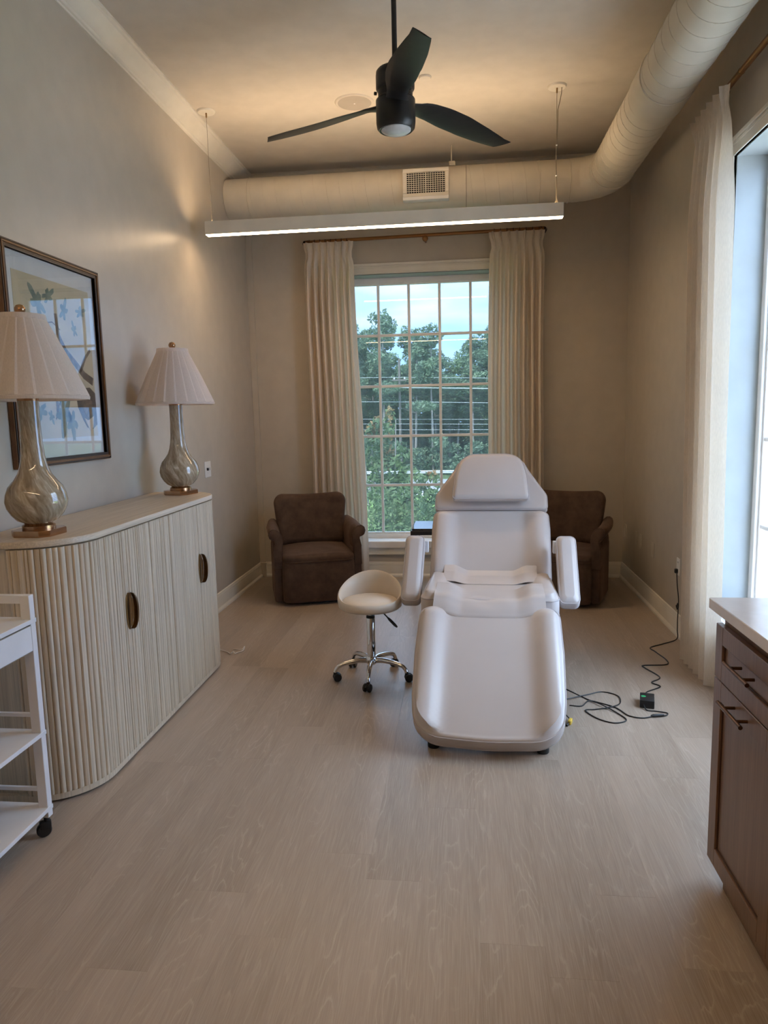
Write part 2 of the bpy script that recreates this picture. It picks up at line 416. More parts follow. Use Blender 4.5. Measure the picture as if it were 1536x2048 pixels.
for i in range(i0, 14):
    xa, xb = max(-.686+i*PW, XL), min(-.686+(i+1)*PW, XR)
    if xb-xa < .004: continue
    off = {0: 1.835, -3: 1.598, 2: 2.117, 4: 1.86}.get(i, offs[(i*5) % 9]+.13*(i % 4))
    j = -6
    while off+j*PLN < YB:
        ya, yb = max(off+j*PLN, YF), min(off+(j+1)*PLN, YB); j += 1
        if yb-ya < .03: continue
        o = bpy.data.objects.new('plank', plank_mesh(xb-xa, yb-ya)); COL.objects.link(o); o.parent = FL
        o.location = fl_inv @ Vector(((xa+xb)/2, (ya+yb)/2, 0))
def base_profile(d0, h):     # (depth, z)
    return [(0, 0), (d0+.012, 0), (d0+.012, .014), (d0+.004, .026), (d0, .03), (d0, h-.045), (d0-.004, h-.03), (d0-.002, h-.026), (d0-.006, h-.014), (d0-.007, h-.004), (d0-.011, h), (0, h)]
def run_profile(prof, path_in):   # prof (d,z); path_in(d)->list of xy points
    rings = [[Vector((*path_in(d)[k], z)) for d, z in prof] for k in range(len(path_in(0)))]
    return MB().ringed(rings)
struct('baseboard_left', run_profile(base_profile(.016, .14), lambda d: [(XL+d, YF), (XL+d, YB-.03)]), MT, 'cream profiled baseboard along left wall', 30)
struct('baseboard_back', run_profile(base_profile(.016, .14), lambda d: [(XL+.05, YB-d), (XR-d, YB-d)]), MT, 'cream profiled baseboard along back wall', 30)
struct('baseboard_right', run_profile(base_profile(.016, .14), lambda d: [(XR-d, YF), (XR-d, YB-d)]), MT, 'cream profiled baseboard along right wall', 30)
crown = [(0, ZC), (.105, ZC), (.105, ZC-.012), (.094, ZC-.018), (.09, ZC-.03), (.06, ZC-.052), (.036, ZC-.085), (.022, ZC-.092), (.018, ZC-.105), (.008, ZC-.108), (.006, ZC-.116), (0, ZC-.116)]
struct('trim_1', run_profile(crown, lambda d: [(XL+d, YF), (XL+d, YB-d)]), MT, 'stepped crown moulding along left wall', 30)
struct('trim_2', run_profile(crown, lambda d: [(XL+d, YB-d), (XR-d, YB-d)]), MT, 'crown moulding above the back duct run', 30)
struct('trim_3', run_profile(crown, lambda d: [(XR-d, YF), (XR-d, YB-d)]), MT, 'crown moulding along right wall', 30)
m = MB().box(XL, XL+.055, YB-.022, YB, 0, ZC, .002)
m.box(XL, XL+.062, YB-.038, YB, 0, .138, .002)
struct('trim_4', m, MW, 'narrow boxed strip in the left back corner')

def build_window(name, T, W_, label, glass, ncol=5, nrow=5):
    u0, u1, z0, z1 = W_
    def B(mb, ua, ub, da, db, za, zb, bev=.002):
        c = [T(u, d, z) for u in (ua, ub) for d in (da, db) for z in (za, zb)]
        xs, ys, zs = zip(*c); return mb.box(min(xs), max(xs), min(ys), max(ys), min(zs), max(zs), bev)
    F0, F1, FB = .155, .225, .052
    m = MB(); B(m, u0, u0+FB, F0, F1, z0, z1); B(m, u1-FB, u1, F0, F1, z0, z1); B(m, u0+FB, u1-FB, F0, F1, z1-FB, z1); B(m, u0+FB, u1-FB, F0, F1, z0, z0+.045)
    m2 = .014
    a0, a1, b0, b1 = u0+FB, u1-FB, z0+.045, z1-FB
    for (q) in ((a0, a0+m2, b0, b1), (a1-m2, a1, b0, b1), (a0, a1, b1-m2, b1), (a0, a1, b0, b0+m2)):
        B(m, q[0], q[1], F0+.018, F0+.05, q[2], q[3])
    root = struct(name, m, MWIN, label)
    # reveal lining, its paint darkened to tame the daylight on it
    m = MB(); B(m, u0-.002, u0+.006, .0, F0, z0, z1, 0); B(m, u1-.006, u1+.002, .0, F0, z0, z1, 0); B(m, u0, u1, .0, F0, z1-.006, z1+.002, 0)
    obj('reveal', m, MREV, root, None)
    for s_, (ua, ub, za, zb) in enumerate(((u0-.09, u0, z0, z1+.0), (u1, u1+.09, z0, z1+.0), (u0-.09, u1+.09, z1, z1+.09))):
        m = MB()
        if s_ < 2:
            B(m, ua, ub, -.014, 0, za, zb); B(m, (ua if s_ == 0 else ub-.022), (ua+.022 if s_ == 0 else ub), -.024, 0, za, zb); B(m, (ub-.012 if s_ == 0 else ua), (ub if s_ == 0 else ua+.012), -.018, 0, za, zb)
        else:
            B(m, ua, ub, -.014, 0, za, zb); B(m, ua, ub, -.026, 0, zb-.022, zb); B(m, ua, ub, -.018, 0, za, za+.012); B(m, ua, ub, -.02, 0, zb-.04, zb-.03)
        obj('casing', m, MT, root, None)
    m = MB(); B(m, u0-.11, u1+.11, -.03, 0, z0-.062, z0+.004, .006); B(m, u0, u1, -.001, F0, z0-.02, z0+.004, 0)
    obj('sill', m, MWIN, root, None)
    m = MB(); B(m, u0-.09, u1+.09, -.014, 0, z0-.125, z0-.062); B(m, u0-.09, u1+.09, -.02, 0, z0-.125, z0-.11)
    obj('apron', m, MT, root, None)
    us = [lerp(a0, a1, k/ncol) for k in range(ncol+1)]; zs = [lerp(b0, b1, k/nrow) for k in range(nrow+1)]
    hw = .0125
    for u in us[1:-1]:
        obj('muntin', B(MB(), u-hw, u+hw, F0+.022, F0+.046, b0, b1, .004), MWIN, root, None)
    for z in zs[1:-1]:
        obj('muntin', B(MB(), a0, a1, F0+.024, F0+.044, z-hw, z+hw, .004), MWIN, root, None)
    g0 = None
    for i in range(ncol):
        for j in range(nrow):
            if g0 is None:
                g0 = obj('pane', B(MB(), us[i], us[i+1], F0+.031, F0+.037, zs[j], zs[j+1], 0), glass, root, None); o00 = T(us[i], 0, zs[j])
            else:
                share(g0, 'pane', root, T(us[i], 0, zs[j])-o00)
    return root
build_window('window_1', TB, WB, 'tall white window of twenty-five panes in back wall', MDIMGLASS)
build_window('window_2', TRW, WR, 'right wall window seen edge on, its pale far jamb in view', MGLASS)
for nm, T, wd in (('back_window_portal', TB, WB), ('right_window_portal', TRW, WR)):
    l = bpy.data.lights.new(nm, 'AREA'); l.shape = 'RECTANGLE'; l.size = wd[1]-wd[0]; l.size_y = wd[3]-wd[2]
    l.cycles.is_portal = True
    o = bpy.data.objects.new(nm, l); COL.objects.link(o); c = T((wd[0]+wd[1])/2, .26, (wd[2]+wd[3])/2)
    o.location = c; d = (T(0, 0, 0)-T(0, 1, 0)); o.rotation_euler = d.to_track_quat('-Z', 'Z').to_euler()

# ---------------------------------------------------------------- air duct
DR, DZ, DX, DY, BR = .158, 3.31, 1.143, 6.06, .27
duct = thing('ventilation_duct', 'large round cream air duct turning from back wall along right wall', 'duct', (0, DY, DZ-DR))
def circ(c, ax, r, seg=48):
    ax = Vector(ax).normalized(); x = ax.orthogonal().normalized(); y = ax.cross(x)
    return [Vector(c)+r*(x*cos(2*pi*k/seg)+y*sin(2*pi*k/seg)) for k in range(seg)]
m = MB().tube([(XL+.003, DY, DZ), (-1, DY, DZ), (0, DY, DZ), (DX-BR, DY, DZ)], DR, 48); obj('back_run', m, MDUCT, duct)
arc = [(DX-BR+BR*sin(a), DY-BR+BR*cos(a), DZ) for a in [rad(90*k/4) for k in range(5)]]
obj('elbow', MB().tube(arc, DR+.002, 48), MDUCT, duct, 20)
obj('side_run', MB().tube([(DX, DY-BR, DZ), (DX, 3, DZ), (DX, 0, DZ), (DX, YF+.01, DZ)], DR, 48), MDUCT, duct)
obj('collar', MB().tube([(DX, 4.30, DZ), (DX, 4.302, DZ), (DX, 4.556, DZ), (DX, 4.558, DZ)], [DR, DR+.006, DR+.006, DR], 48), MDUCT, duct)
for c, ax in (((DX-BR-.02, DY, DZ), (1, 0, 0)), ((DX, DY-BR-.02, DZ), (0, 1, 0)), ((DX, 4.30, DZ), (0, 1, 0)), ((DX, 4.556, DZ), (0, 1, 0)), ((.62, DY, DZ), (1, 0, 0)), ((-1.72, DY, DZ), (1, 0, 0))):
    obj('seam_ring', MB().tube(circ(c, ax, DR+.003), .0035, 6, True), MDUCT, duct)
obj('seam_ring', MB().tube(circ((.05, DY, DZ), (1, 0, 0), DR+.0005), .0025, 6, True), MLINE, duct)
def helix(p0, ax, length, pitch, seg=28):
    n = int(length/pitch*seg); ax = Vector(ax); x = Vector((0, 0, 1)); y = ax.cross(x)
    return [Vector(p0)+ax*(length*k/n)+(DR+.0005)*(x*cos(2*pi*k/seg)+y*sin(2*pi*k/seg)) for k in range(n+1)]
obj('spiral_seam', MB().tube(helix((XL+.2, DY, DZ), (1, 0, 0), 1.2, .105), .0022, 5), MDUCT, duct)
obj('spiral_seam', MB().tube(helix((.06, DY, DZ), (1, 0, 0), .55, .105), .0022, 5), MDUCT, duct)
obj('spiral_seam', MB().tube(helix((DX, DY-BR-.03, DZ), (0, -1, 0), 1.2, .105), .0022, 5), MDUCT, duct)
obj('spiral_seam', MB().tube(helix((DX, 4.29, DZ), (0, -1, 0), 4.5, .125), .0026, 5), MDUCT, duct)
m = MB().tube([(-.065, DY-.05, ZC-.002), (-.065, DY-.05, DZ+DR-.01)], .005, 6); m.box(-.085, -.035, DY-.075, DY-.02, DZ+DR-.012, DZ+DR+.022, .003)
obj('hanger', m, MDUCT, duct)
VX0, VX1, VZ0, VZ1, VY = -.447, -.085, 3.200, 3.412, 5.878
m = MB()
for q in ((VX0, VX1, VZ1-.03, VZ1), (VX0, VX1, VZ0, VZ0+.028), (VX0, VX0+.03, VZ0+.028, VZ1-.03), (VX1-.03, VX1, VZ0+.028, VZ1-.03)):
    m.box(q[0], q[1], VY-.008, VY+.05, q[2], q[3], .003)
reg = obj('register_frame', m, MT, duct, None)
obj('register_lip', MB().box(VX0, VX1, VY-.022, VY+.05, VZ0-.028, VZ0-.001, .003), MWIN, reg, None)
obj('register_throat', MB().box(VX0+.03, VX1-.03, VY+.02, VY+.05, VZ0+.028, VZ1-.03), MDARK, reg, None)  # near-black block, the shade inside the register put into its colour
for k in range(17):
    x = lerp(VX0+.03, VX1-.03, k/16); w = .004 if k != 8 else .008
    obj('louver', MB().box(x-w/2, x+w/2, VY-.002, VY+.006, VZ0+.026, VZ1-.028), MT, reg, None)
for k in range(1, 10):
    z = lerp(VZ0+.028, VZ1-.03, k/10)
    obj('louver', MB().box(VX0+.028, VX1-.028, VY+.001, VY+.006, z-.0020, z+.0020), MT, reg, None)

# ---------------------------------------------------------------- pendant lights
def pendant(y, label):
    x0, x1, z0, z1, hw = -1.79, .688, 2.79, 2.882, .034
    t = thing('linear_pendant_light', label, 'pendant light', ((x0+x1)/2, y, z0))
    m = MB()
    m.box(x0, x1, y-hw, y-hw+.006, z0+.004, z1, .0012); m.box(x0, x1, y+hw-.006, y+hw, z0+.004, z1, .0012)
    m.box(x0+.001, x1-.001, y-hw+.002, y+hw-.002, z0+.035, z1-.035)
    m.box(x0, x0+.005, y-hw+.001, y+hw-.001, z0+.006, z1); m.box(x1-.005, x1, y-hw+.001, y+hw-.001, z0+.006, z1)
    h = obj('housing', m, MDUCT, t, None)
    obj('lower_diffuser', MB().box(x0+.002, x1-.002, y-hw+.007, y+hw-.007, z0, z0+.02, .003), MLIT, t, None)
    obj('upper_diffuser', MB().box(x0+.01, x1-.01, y-hw+.008, y+hw-.008, z1-.03, z1-.02), MLIT, t, None)
    for x in (-1.747, .64):
        c = obj('canopy', MB().lathe([(.0, 0), (.062, 0), (.062, -.004), (.056, -.012), (0, -.012)], (x, y, ZC), 32), MT, t)
        obj('cable_gripper', MB().lathe([(.004, -.012), (.006, -.014), (.006, -.04), (.003, -.044)], (x, y, ZC), 10), MBRASS, c)
        obj('suspension_wire', MB().tube([(x, y, ZC-.04), (x, y, z1+.002)], .0016, 6), MWIRE, t)
        obj('wire_fitting', MB().lathe([(.006, -.006), (.006, .012), (.003, .022)], (x, y, z1), 8), MWIRE, t)
    x = .64
    pts = [(x+.03, y-.01, ZC-.014), (x+.028, y-.01, ZC-.05), (x+.018, y-.008, ZC-.10), (x+.006, y-.006, ZC-.15), (x+.005, y-.005, ZC-.26), (x, y-.005, ZC-.35), (x-.003, y-.005, ZC-.45), (x+.003, y-.005, ZC-.6), (x+.004, y-.005, z1+.03), (x+.013, y-.004, z1+.0)]
    obj('power_cord', MB().tube(pts, .0028, 6), MWIRE, t)
    for z in (ZC-.37, ZC-.56): obj('cord_clip', MB().box(x-.005, x+.005, y-.011, y-.003, z-.003, z+.003), MWIN, t, None)
    return t
pendant(5.1, 'long slim linear pendant light hung before the back window')
pendant(.5, 'linear pendant light out of frame over the camera, mirrored in window glass')

# ---------------------------------------------------------------- ceiling fan
FX, FY, FZ = -.315, 3.764, 3.0
fan = thing('ceiling_fan', 'matte black ceiling fan with three carved blades', 'fan', (FX, FY, FZ))
obj('downrod', MB().tube([(FX, FY, ZC-.05), (FX, FY, 3.18)], .013, 14), MFAN, fan)
obj('canopy', MB().lathe([(0, ZC), (.07, ZC), (.068, ZC-.03), (.04, ZC-.06), (0, ZC-.06)], (FX, FY, 0), 32), MFAN, fan)
obj('motor_housing', MB().lathe([(0, 3.20), (.03, 3.20), (.085, 3.192), (.094, 3.182), (.096, 3.165), (.096, 3.105), (.092, 3.098), (.086, 3.095), (.086, 3.06), (.098, 3.05), (0, 3.05)], (FX, FY, 0), 40), MFAN, fan)
obj('hub', MB().lathe([(0, 3.06), (.09, 3.06), (.098, 3.045), (.098, 2.945), (.094, 2.92), (.084, 2.91), (.078, 2.912), (.078, 2.93), (0, 2.93)], (FX, FY, 0), 40), MFAN, fan)
obj('light_lens', MB().lathe([(0, 2.925), (.076, 2.925), (.075, 2.91), (.06, 2.900), (.035, 2.894), (0, 2.892)], (FX, FY, 0), 36), MLENS, fan)
for a in (200, 320, 80): obj('housing_screw', MB().lathe([(.0, 0), (.008, 0), (.008, .012), (0, .014)], (0, 0, 0), 10, TR(FX+.096*cos(rad(a)), FY+.096*sin(rad(a)), 3.075) @ RZ(rad(a)) @ RY(rad(90))), MFAN, fan)
def blade(a):
    Mx = TR(FX, FY, 0) @ RZ(a)
    rings = []
    for k in range(25):
        t = k/24; r = lerp(.07, .752, t)
        ch = interp([(0, .115), (.08, .10), (.2, .12), (.35, .145), (.55, .148), (.75, .13), (.9, .105), (1, .082)], t)
        off = interp([(0, 0), (.2, -.012), (.5, -.004), (.8, .016), (1, .028)], t)
        pit = rad(interp([(0, 6), (.15, 17), (.5, 14), (1, 8)], t))
        z = interp([(0, 3.025), (.12, 3.035), (.3, 3.028), (.6, 3.012), (1, 2.995)], t)
        th = interp([(0, .03), (.15, .016), (.5, .010), (1, .007)], t)
        ring = []
        for q in range(14):
            an = 2*pi*q/14; s_ = cos(an); yy = off+s_*ch/2; zz = th/2*sin(an)*(1-.25*s_*s_)
            rr = r+(.03*s_*-1 if t > .97 else 0)
            # clockwise side (-y) is the high side
            ring.append(Mx @ Vector((rr, yy*cos(pit), z-yy*sin(pit)+zz)))
        rings.append(ring)
    return MB().ringed(rings)
for a in (160.3, 40.7, -79): obj('blade', blade(rad(a)), MFAN, fan, 50)

# ceiling speaker and cap
sp = thing('ceiling_speaker', 'round flush ceiling speaker with perforated grille', 'speaker', (-.71, 5.131, ZC-.008))
obj('rim', MB().lathe([(.115, 0), (.115, -.006), (.128, -.008), (.134, -.004), (.136, 0)], (-.71, 5.131, ZC), 40, None, False), MC, sp)
obj('grille', MB().lathe([(0, -.001), (.116, -.001), (.116, -.006), (0, -.007)], (-.71, 5.131, ZC), 40), MGRILLE, sp)
obj('badge', MB().lathe([(0, -.006), (.006, -.006), (.006, -.009), (0, -.009)], (-.71, 5.131, ZC), 12), MWHITE, sp)
m = MB().lathe([(0, 0), (.042, 0), (.042, -.003), (.036, -.010), (0, -.011)], (-.215, 4.84, ZC), 28)
tag(obj('sprinkler_cover', m, MC), 'small round flat cap on ceiling behind the fan blade', 'cover')

# ---------------------------------------------------------------- curtains and rods
def curtain(mapf, u0t, u1t, u0b, u1b, ztop, npl, seed, amp=.035, zbot=.012):
    rnd = random.Random(seed); ph = rnd.random()*6
    jit = [rnd.uniform(-.35, .35) for _ in range(40)]
    def f(s, t):
        z = lerp(ztop, zbot, t); zz = ztop-z
        h = sst(.06, .13, zz)                       # below the pinch
        ua, ub = lerp(u0t, u0b, sst(0, 1, t)), lerp(u1t, u1b, sst(0, 1, t))
        q = s*npl; k = int(min(q, npl-1e-6)); fr = q-k
        w = fr+.10*jit[k]*sin(pi*fr)*2
        # header: sharp fan pleats; lower: round folds
        hd = .042*math.exp(-((w-.5)/.14)**2)*(.62+.38*cos((w-.5)*44))*(1-.35*sst(0, .1, zz))
        body = amp*(.5+.5*jit[k+8]+.6)*.8*(sin(2*pi*(w-.25))+.11*sin(4*pi*w+ph+jit[k+3]*3))
        body *= lerp(.30, 1, sst(.08, .6, zz))*lerp(1, .85, t)
        d = hd*(1-h)+body*h
        pin = (1-h)*.0 + (1-abs(2*sst(0, .2, zz)-1))*.0
        u = lerp(ua, ub, s)+h*.004*sin(4*pi*w+jit[k])*sst(.1, .8, zz)
        # narrow waist at the pinch
        c = (ua+ub)/2; u = c+(u-c)*(1-.085*math.exp(-((zz-.11)/.05)**2)+.015*math.exp(-((zz)/.04)**2))
        u += (sin(3*z+jit[k]*4+seed)*.004)*h
        return mapf(u, d, z)
    return MB().grid(f, npl*28, 70)
MB_back = lambda u, d, z: Vector((u, 6.352-d, z))
MR_right = lambda u, d, z: Vector((1.322-d, u, z))
CG = 'long cream pinch pleat curtains'
def add_curtain(mapf, args, label):
    t = tag(obj('curtain', curtain(mapf, *args), MCURT, None, 80), label, 'curtain', CG)
    return t
add_curtain(MB_back, (-1.362, -.925, -1.352, -.855, 3.005, 7, 3, .055), 'cream linen curtain left of the back window')
add_curtain(MB_back, (.243, .708, .225, .715, 3.02, 7, 11, .055), 'cream linen curtain right of the back window, behind treatment chair')
add_curtain(MR_right, (4.43, 3.90, 4.31, 3.82, 3.08, 6, 5, .044), 'large near cream curtain on the right wall above black cord', )
rod = thing('curtain_rod', 'bronze curtain rod over the back window', 'curtain rod', (-.326, 6.385, 3.03))
pts = [(-1.372, YB, 3.02), (-1.372, 6.43, 3.02), (-1.362, 6.40, 3.02), (-1.34, 6.388, 3.02), (-.326, 6.385, 3.03), (.69, 6.388, 3.04), (.712, 6.40, 3.04), (.72, 6.43, 3.04), (.72, YB, 3.04)]
obj('pole', MB().tube(pts, .0145, 12), MROD, rod)
for sgn, z in ((-1, 3.02), (1, 3.04)): obj('return_elbow', MB().tube([Vector((-.326+sgn*1.046, YB-.004, z)), Vector((-.326+sgn*1.046, 6.43, z)), Vector((-.326+sgn*1.036, 6.40, z)), Vector((-.326+sgn*1.0, 6.388, z))], .0165, 12), MRING, rod)
m = MB().tube([(-.30, YB, 3.00), (-.30, 6.40, 3.00)], .008, 8); m.lathe([(.0, -.026), (.014, -.022), (.024, -.010), (.026, 0), (.024, .010), (.014, .022), (0, .026)], (-.30, 6.375, 3.000), 20)
obj('centre_bracket', m, MROD, rod)
def ring_at(c, ax, parent): obj('curtain_ring', MB().tube(circ(c, ax, .019, 16), .0028, 6, True), MRING, parent)
for k in range(8):
    ring_at((lerp(-1.33, -.95, (k+.3)/8), 6.385, 3.017), (1, 0, 0), rod)
    ring_at((lerp(.26, .69, (k+.5)/8), 6.385, 3.034), (1, 0, 0), rod)
rod2 = thing('curtain_rod', 'bronze curtain rod high on the right wall', 'curtain rod', (1.374, 3.2, 3.12))
obj('pole', MB().tube([(1.374, 4.50, 3.13), (1.374, 3.6, 3.13), (1.374, 2.3, 3.13)], .0155, 14), MROD, rod2)
obj('pole_joint', MB().tube([(1.374, 3.90, 3.13), (1.374, 3.905, 3.13)], .0175, 14), MBRASS, rod2)
obj('return_elbow', MB().tube([(XR, 4.58, 3.13), (1.41, 4.578, 3.13), (1.386, 4.565, 3.13), (1.369, 4.54, 3.13), (1.374, 4.48, 3.13)], .0165, 12), MRING, rod2)
obj('wall_bracket', MB().tube([(XR, 2.34, 3.08), (1.374, 2.34, 3.12)], .01, 8), MROD, rod2)
for k in range(7): ring_at((1.374, lerp(4.46, 4.08, (k+.4)/7), 3.12), (0, 1, 0), rod2)

# ---------------------------------------------------------------- sideboard
SX, SY0, SY1, SR, SH = -1.47, 2.46, 4.245, .25, 1.057
def path_len(): return None
def sb_path(n_arc=14, inset=0, x_back=-1.905):
    r = SR-inset; cx = SX-SR
    p = [(x_back, SY0+inset)]
    p += [(cx+r*sin(a), SY0+SR-r*cos(a)) for a in [rad(90*k/n_arc) for k in range(n_arc+1)]]
    p += [(cx+r*cos(a), SY1-SR+r*sin(a)) for a in [rad(90*k/n_arc) for k in range(n_arc+1)]]
    p += [(x_back, SY1-inset)]
    return p
side = thing('sideboard', 'pale limed oak sideboard with rounded ends and fluted doors', 'sideboard', ((XL+SX)/2, (SY0+SY1)/2, 0))
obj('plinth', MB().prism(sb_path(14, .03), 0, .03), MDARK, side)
obj('carcass', MB().prism(sb_path(14, .026), .012, 1.028), MOAKV, side)
obj('bottom_rail', MB().prism(sb_path(14, .004), .012, .036), MOAKV, side)
m = MB()
rings = [[Vector((x, y, z)) for x, y in sb_path(20, i)] for i, z in ((.004, 1.031), (0, 1.034), (0, 1.052), (.004, SH))]
obj('top', m.ringed(rings), MOAKH, side)
AL = SR*pi/2; LS = (SY1-SY0)-2*SR
def P(s, inset):
    r = SR-inset; cx = SX-SR
    if s < AL: a = s/SR; return Vector((cx+r*sin(a), SY0+SR-r*cos(a), 0)), Vector((sin(a), -cos(a), 0))
    if s < AL+LS: return Vector((SX-inset, SY0+SR+s-AL, 0)), Vector((1, 0, 0))
    a = (s-AL-LS)/SR; return Vector((cx+r*cos(a), SY1-SR+r*sin(a), 0)), Vector((cos(a), sin(a), 0))
sA = 0; sB = AL+(2.915-SY0-SR); sM = AL+LS/2; sC = AL+LS-(2.915-SY0-SR); sD = 2*AL+LS
rnd = random.Random(4)
doors = []
for (a, b) in ((sA, sB), (sB, sM), (sM, sC), (sC, sD)):
    n = 26; za, zb = .037, 1.026
    g = .0018
    inner = [P(lerp(a+g, b-g, k/n), .026)[0] for k in range(n+1)]; outer = [P(lerp(a+g, b-g, k/n), .013)[0] for k in range(n+1)]
    poly = [(p.x, p.y) for p in outer]+[(p.x, p.y) for p in inner[::-1]]
    d = obj('door', MB().prism(poly, za, zb), MOAKV, side, 30); doors.append(d)
    s = a+g
    while s < b-g-.004:
        w = rnd.choice((.014, .018, .022, .026, .030)); w = min(w, b-g-s)
        dp = rnd.uniform(.010, .0135); sk = rnd.uniform(.3, .7)
        c, nrm = P(s+w/2, .0135); tg = Vector((-nrm.y, nrm.x, 0))
        prof = [(-.5, 0), (-.47, .45), (-.36, .8), (sk-.62, 1), (sk-.36, .97), (.38, .74), (.47, .42), (.5, 0)]
        poly = [(c.x+tg.x*q*w+nrm.x*h*dp, c.y+tg.y*q*w+nrm.y*h*dp) for q, h in prof]
        o = obj('slat', MB().prism(poly, za, zb), MOAKV, d, 50)
        s += w
def half_moon(sgn, ys, zc):   # raised half disc pull, straight edge at the door joint
    n = 18; Rr = .083; wd = .05; rings = []
    for j in range(7):
        q = j/6; ring = []
        for k in range(n+1):
            a = -pi/2+pi*k/n
            ring.append(Vector((SX+.001+.034*math.sqrt(max(0, 1-q*q))*math.sqrt(max(0, cos(a))) + .003, ys+sgn*(.006+wd*q*cos(a)), zc+Rr*(.25+.75*q**.5 if q > 0 else .25)*sin(a) if False else zc+Rr*sin(a)*1.0)))
        rings.append(ring)
    m = MB().ringed(rings, closed=False)
    base = [Vector((SX-.002, p.y, p.z)) for p in rings[-1]]; edge = [Vector((SX-.002, p.y, p.z)) for p in rings[0]]
    m.ringed([rings[-1], base], closed=False); 
    return m
for ys, dl, dr in ((2.915, doors[0], doors[1]), (3.79, doors[2], doors[3])):
    obj('handle', half_moon(1, ys, .668), MBRASS, dr, 60)
    pl_ = [(ys-.004-.016*cos(rad(a)), .668+.083*sin(rad(a))) for a in range(-90, 91, 10)]
    obj('handle_plate', MB().ringed([[Vector((x, y, z)) for y, z in pl_] for x in (SX-.002, SX+.004)]), MBRASS, dl, 40)
# ---------------------------------------------------------------- table lamps
def lamp(x, y, rz, label):
    z = SH
    t = thing('table_lamp', label, 'lamp', (x, y, z), rz, 'pair of swirled glass table lamps')
    w, c = .084, .03
    octo = [(-w+c, -w), (w-c, -w), (w, -w+c), (w, w-c), (w-c, w), (-w+c, w), (-w, w-c), (-w, -w+c)]
    M0 = TR(x, y, z) @ RZ(rz)
    rings = [[M0 @ Vector((px*s, py*s, zz)) for px, py in octo] for s, zz in ((.985, 0), (1, .002), (1, .022), (.985, .025))]
    obj('base', MB().ringed(rings), MCOPPER, t, 30)
    obj('collar', MB().lathe([(.0, .024), (.062, .024), (.062, .040), (.054, .045), (.05, .052), (0, .052)], (x, y, z), 32), MCOPPER, t)
    body = [(.0, .045), (.050, .048), (.078, .062), (.098, .085), (.112, .112), (.1165, .138), (.112, .166), (.101, .195), (.080, .220), (.063, .245), (.052, .275), (.045, .31), (.0405, .36), (.0385, .42), (.038, .48), (.0385, .535), (.0, .537)]
    obj('body', MB().lathe(body, (x, y, z), 48), MSWIRL, t, 60)
    obj('neck_cap', MB().lathe([(.0, .530), (.0395, .530), (.0395, .541), (.02, .545), (.008, .56), (.007, .84), (0, .84)], (x, y, z), 24), MCOPPER, t)
    # pleated empire shade
    seg = 132; rings = []
    def ring(r, zz, a):
        out = []
        for k in range(seg):
            ph = (k % 6)/6.0
            out.append(Vector((x+(r+a*ph)*cos(2*pi*k/seg), y+(r+a*ph)*sin(2*pi*k/seg), z+zz)))
        return out
    rings = [ring(.222, .534, 0), ring(.226, .533, 0), ring(.228, .545, 0), ring(.224, .547, 0), ring(.2225, .549, .004), ring(.157, .70, .003), ring(.0905, .838, .002), ring(.0915, .84, 0), ring(.0895, .858, 0), ring(.087, .858, 0)]
    sh = obj('shade', MB().ringed(rings, False, False), MSHADE, t, 12)
    obj('shade_spider', MB().tube([(x-.087, y, z+.85), (x, y, z+.838), (x+.087, y, z+.85)], .002, 6), MCOPPER, t)
    obj('finial', MB().lathe([(0, .838), (.006, .84), (.006, .858), (.012, .862), (.020, .874), (.020, .884), (.013, .895), (0, .899)], (x, y, z), 20), MCOPPER, t)
    return t
lamp(-1.689, 2.65, rad(-3), 'nearer swirled glass table lamp with pleated shade, before the framed print')
lamp(-1.689, 4.11, rad(-14), 'farther swirled glass table lamp with pleated shade, at sideboard far end')
m = MB().tube([(-1.86, 2.62, SH+.003), (-1.885, 2.58, SH+.003), (-1.9, 2.50, SH+.003)], .0025, 6)
tag(obj('lamp_cord', m, MCOPPER), 'thin gold lamp cord on sideboard top beside near lamp', 'cord')

# ---------------------------------------------------------------- framed print (generic botanical)
PY0, PY1, PZ0, PZ1 = 2.862, 3.676, 1.303, 2.275
pic = thing('framed_print', 'framed botanical print in dark brown wood frame', 'picture', (XL, (PY0+PY1)/2, PZ0))
X0 = XL+.002
for q in ((PY0, PY1, PZ1-.036, PZ1), (PY0, PY1, PZ0, PZ0+.036), (PY0, PY0+.036, PZ0+.036, PZ1-.036), (PY1-.036, PY1, PZ0+.036, PZ1-.036)):
    fm = obj('frame_rail', MB().box(X0, X0+.024, q[0], q[1], q[2], q[3], .002), MFRAME, pic, None)
def rim(a, b, xa, xb):
    m = MB(); y0, y1, z0, z1 = PY0+a, PY1-a, PZ0+a, PZ1-a; w = b-a
    for q in ((y0, y1, z1-w, z1), (y0, y1, z0, z0+w), (y0, y0+w, z0+w, z1-w), (y1-w, y1, z0+w, z1-w)): m.box(xa, xb, q[0], q[1], q[2], q[3])
    return m
obj('frame_bead', rim(.003, .009, X0+.022, X0+.029), MFRAMED, pic, None)
obj('frame_bead', rim(.013, .02, X0+.022, X0+.031), MFRAME, pic, None)
obj('frame_bead', rim(.024, .036, X0+.01, X0+.027), MFRAMED, pic, None)
obj('mat_board', MB().box(X0, X0+.006, PY0+.03, PY1-.03, PZ0+.03, PZ1-.03), MMAT, pic, None)
QY0, QY1, QZ0, QZ1 = PY0+.095, PY1-.085, PZ0+.125, PZ1-.115
paper = obj('print_paper', MB().box(X0+.005, X0+.0072, QY0, QY1, QZ0, QZ1), MPAPER, pic, None)
def flat(poly, x=X0+.0076):     # poly in (u,v) 0..1 on the paper
    return MB().ringed([[Vector((xx, lerp(QY0, QY1, u), lerp(QZ0, QZ1, v))) for u, v in poly] for xx in (X0+.0070, x)])
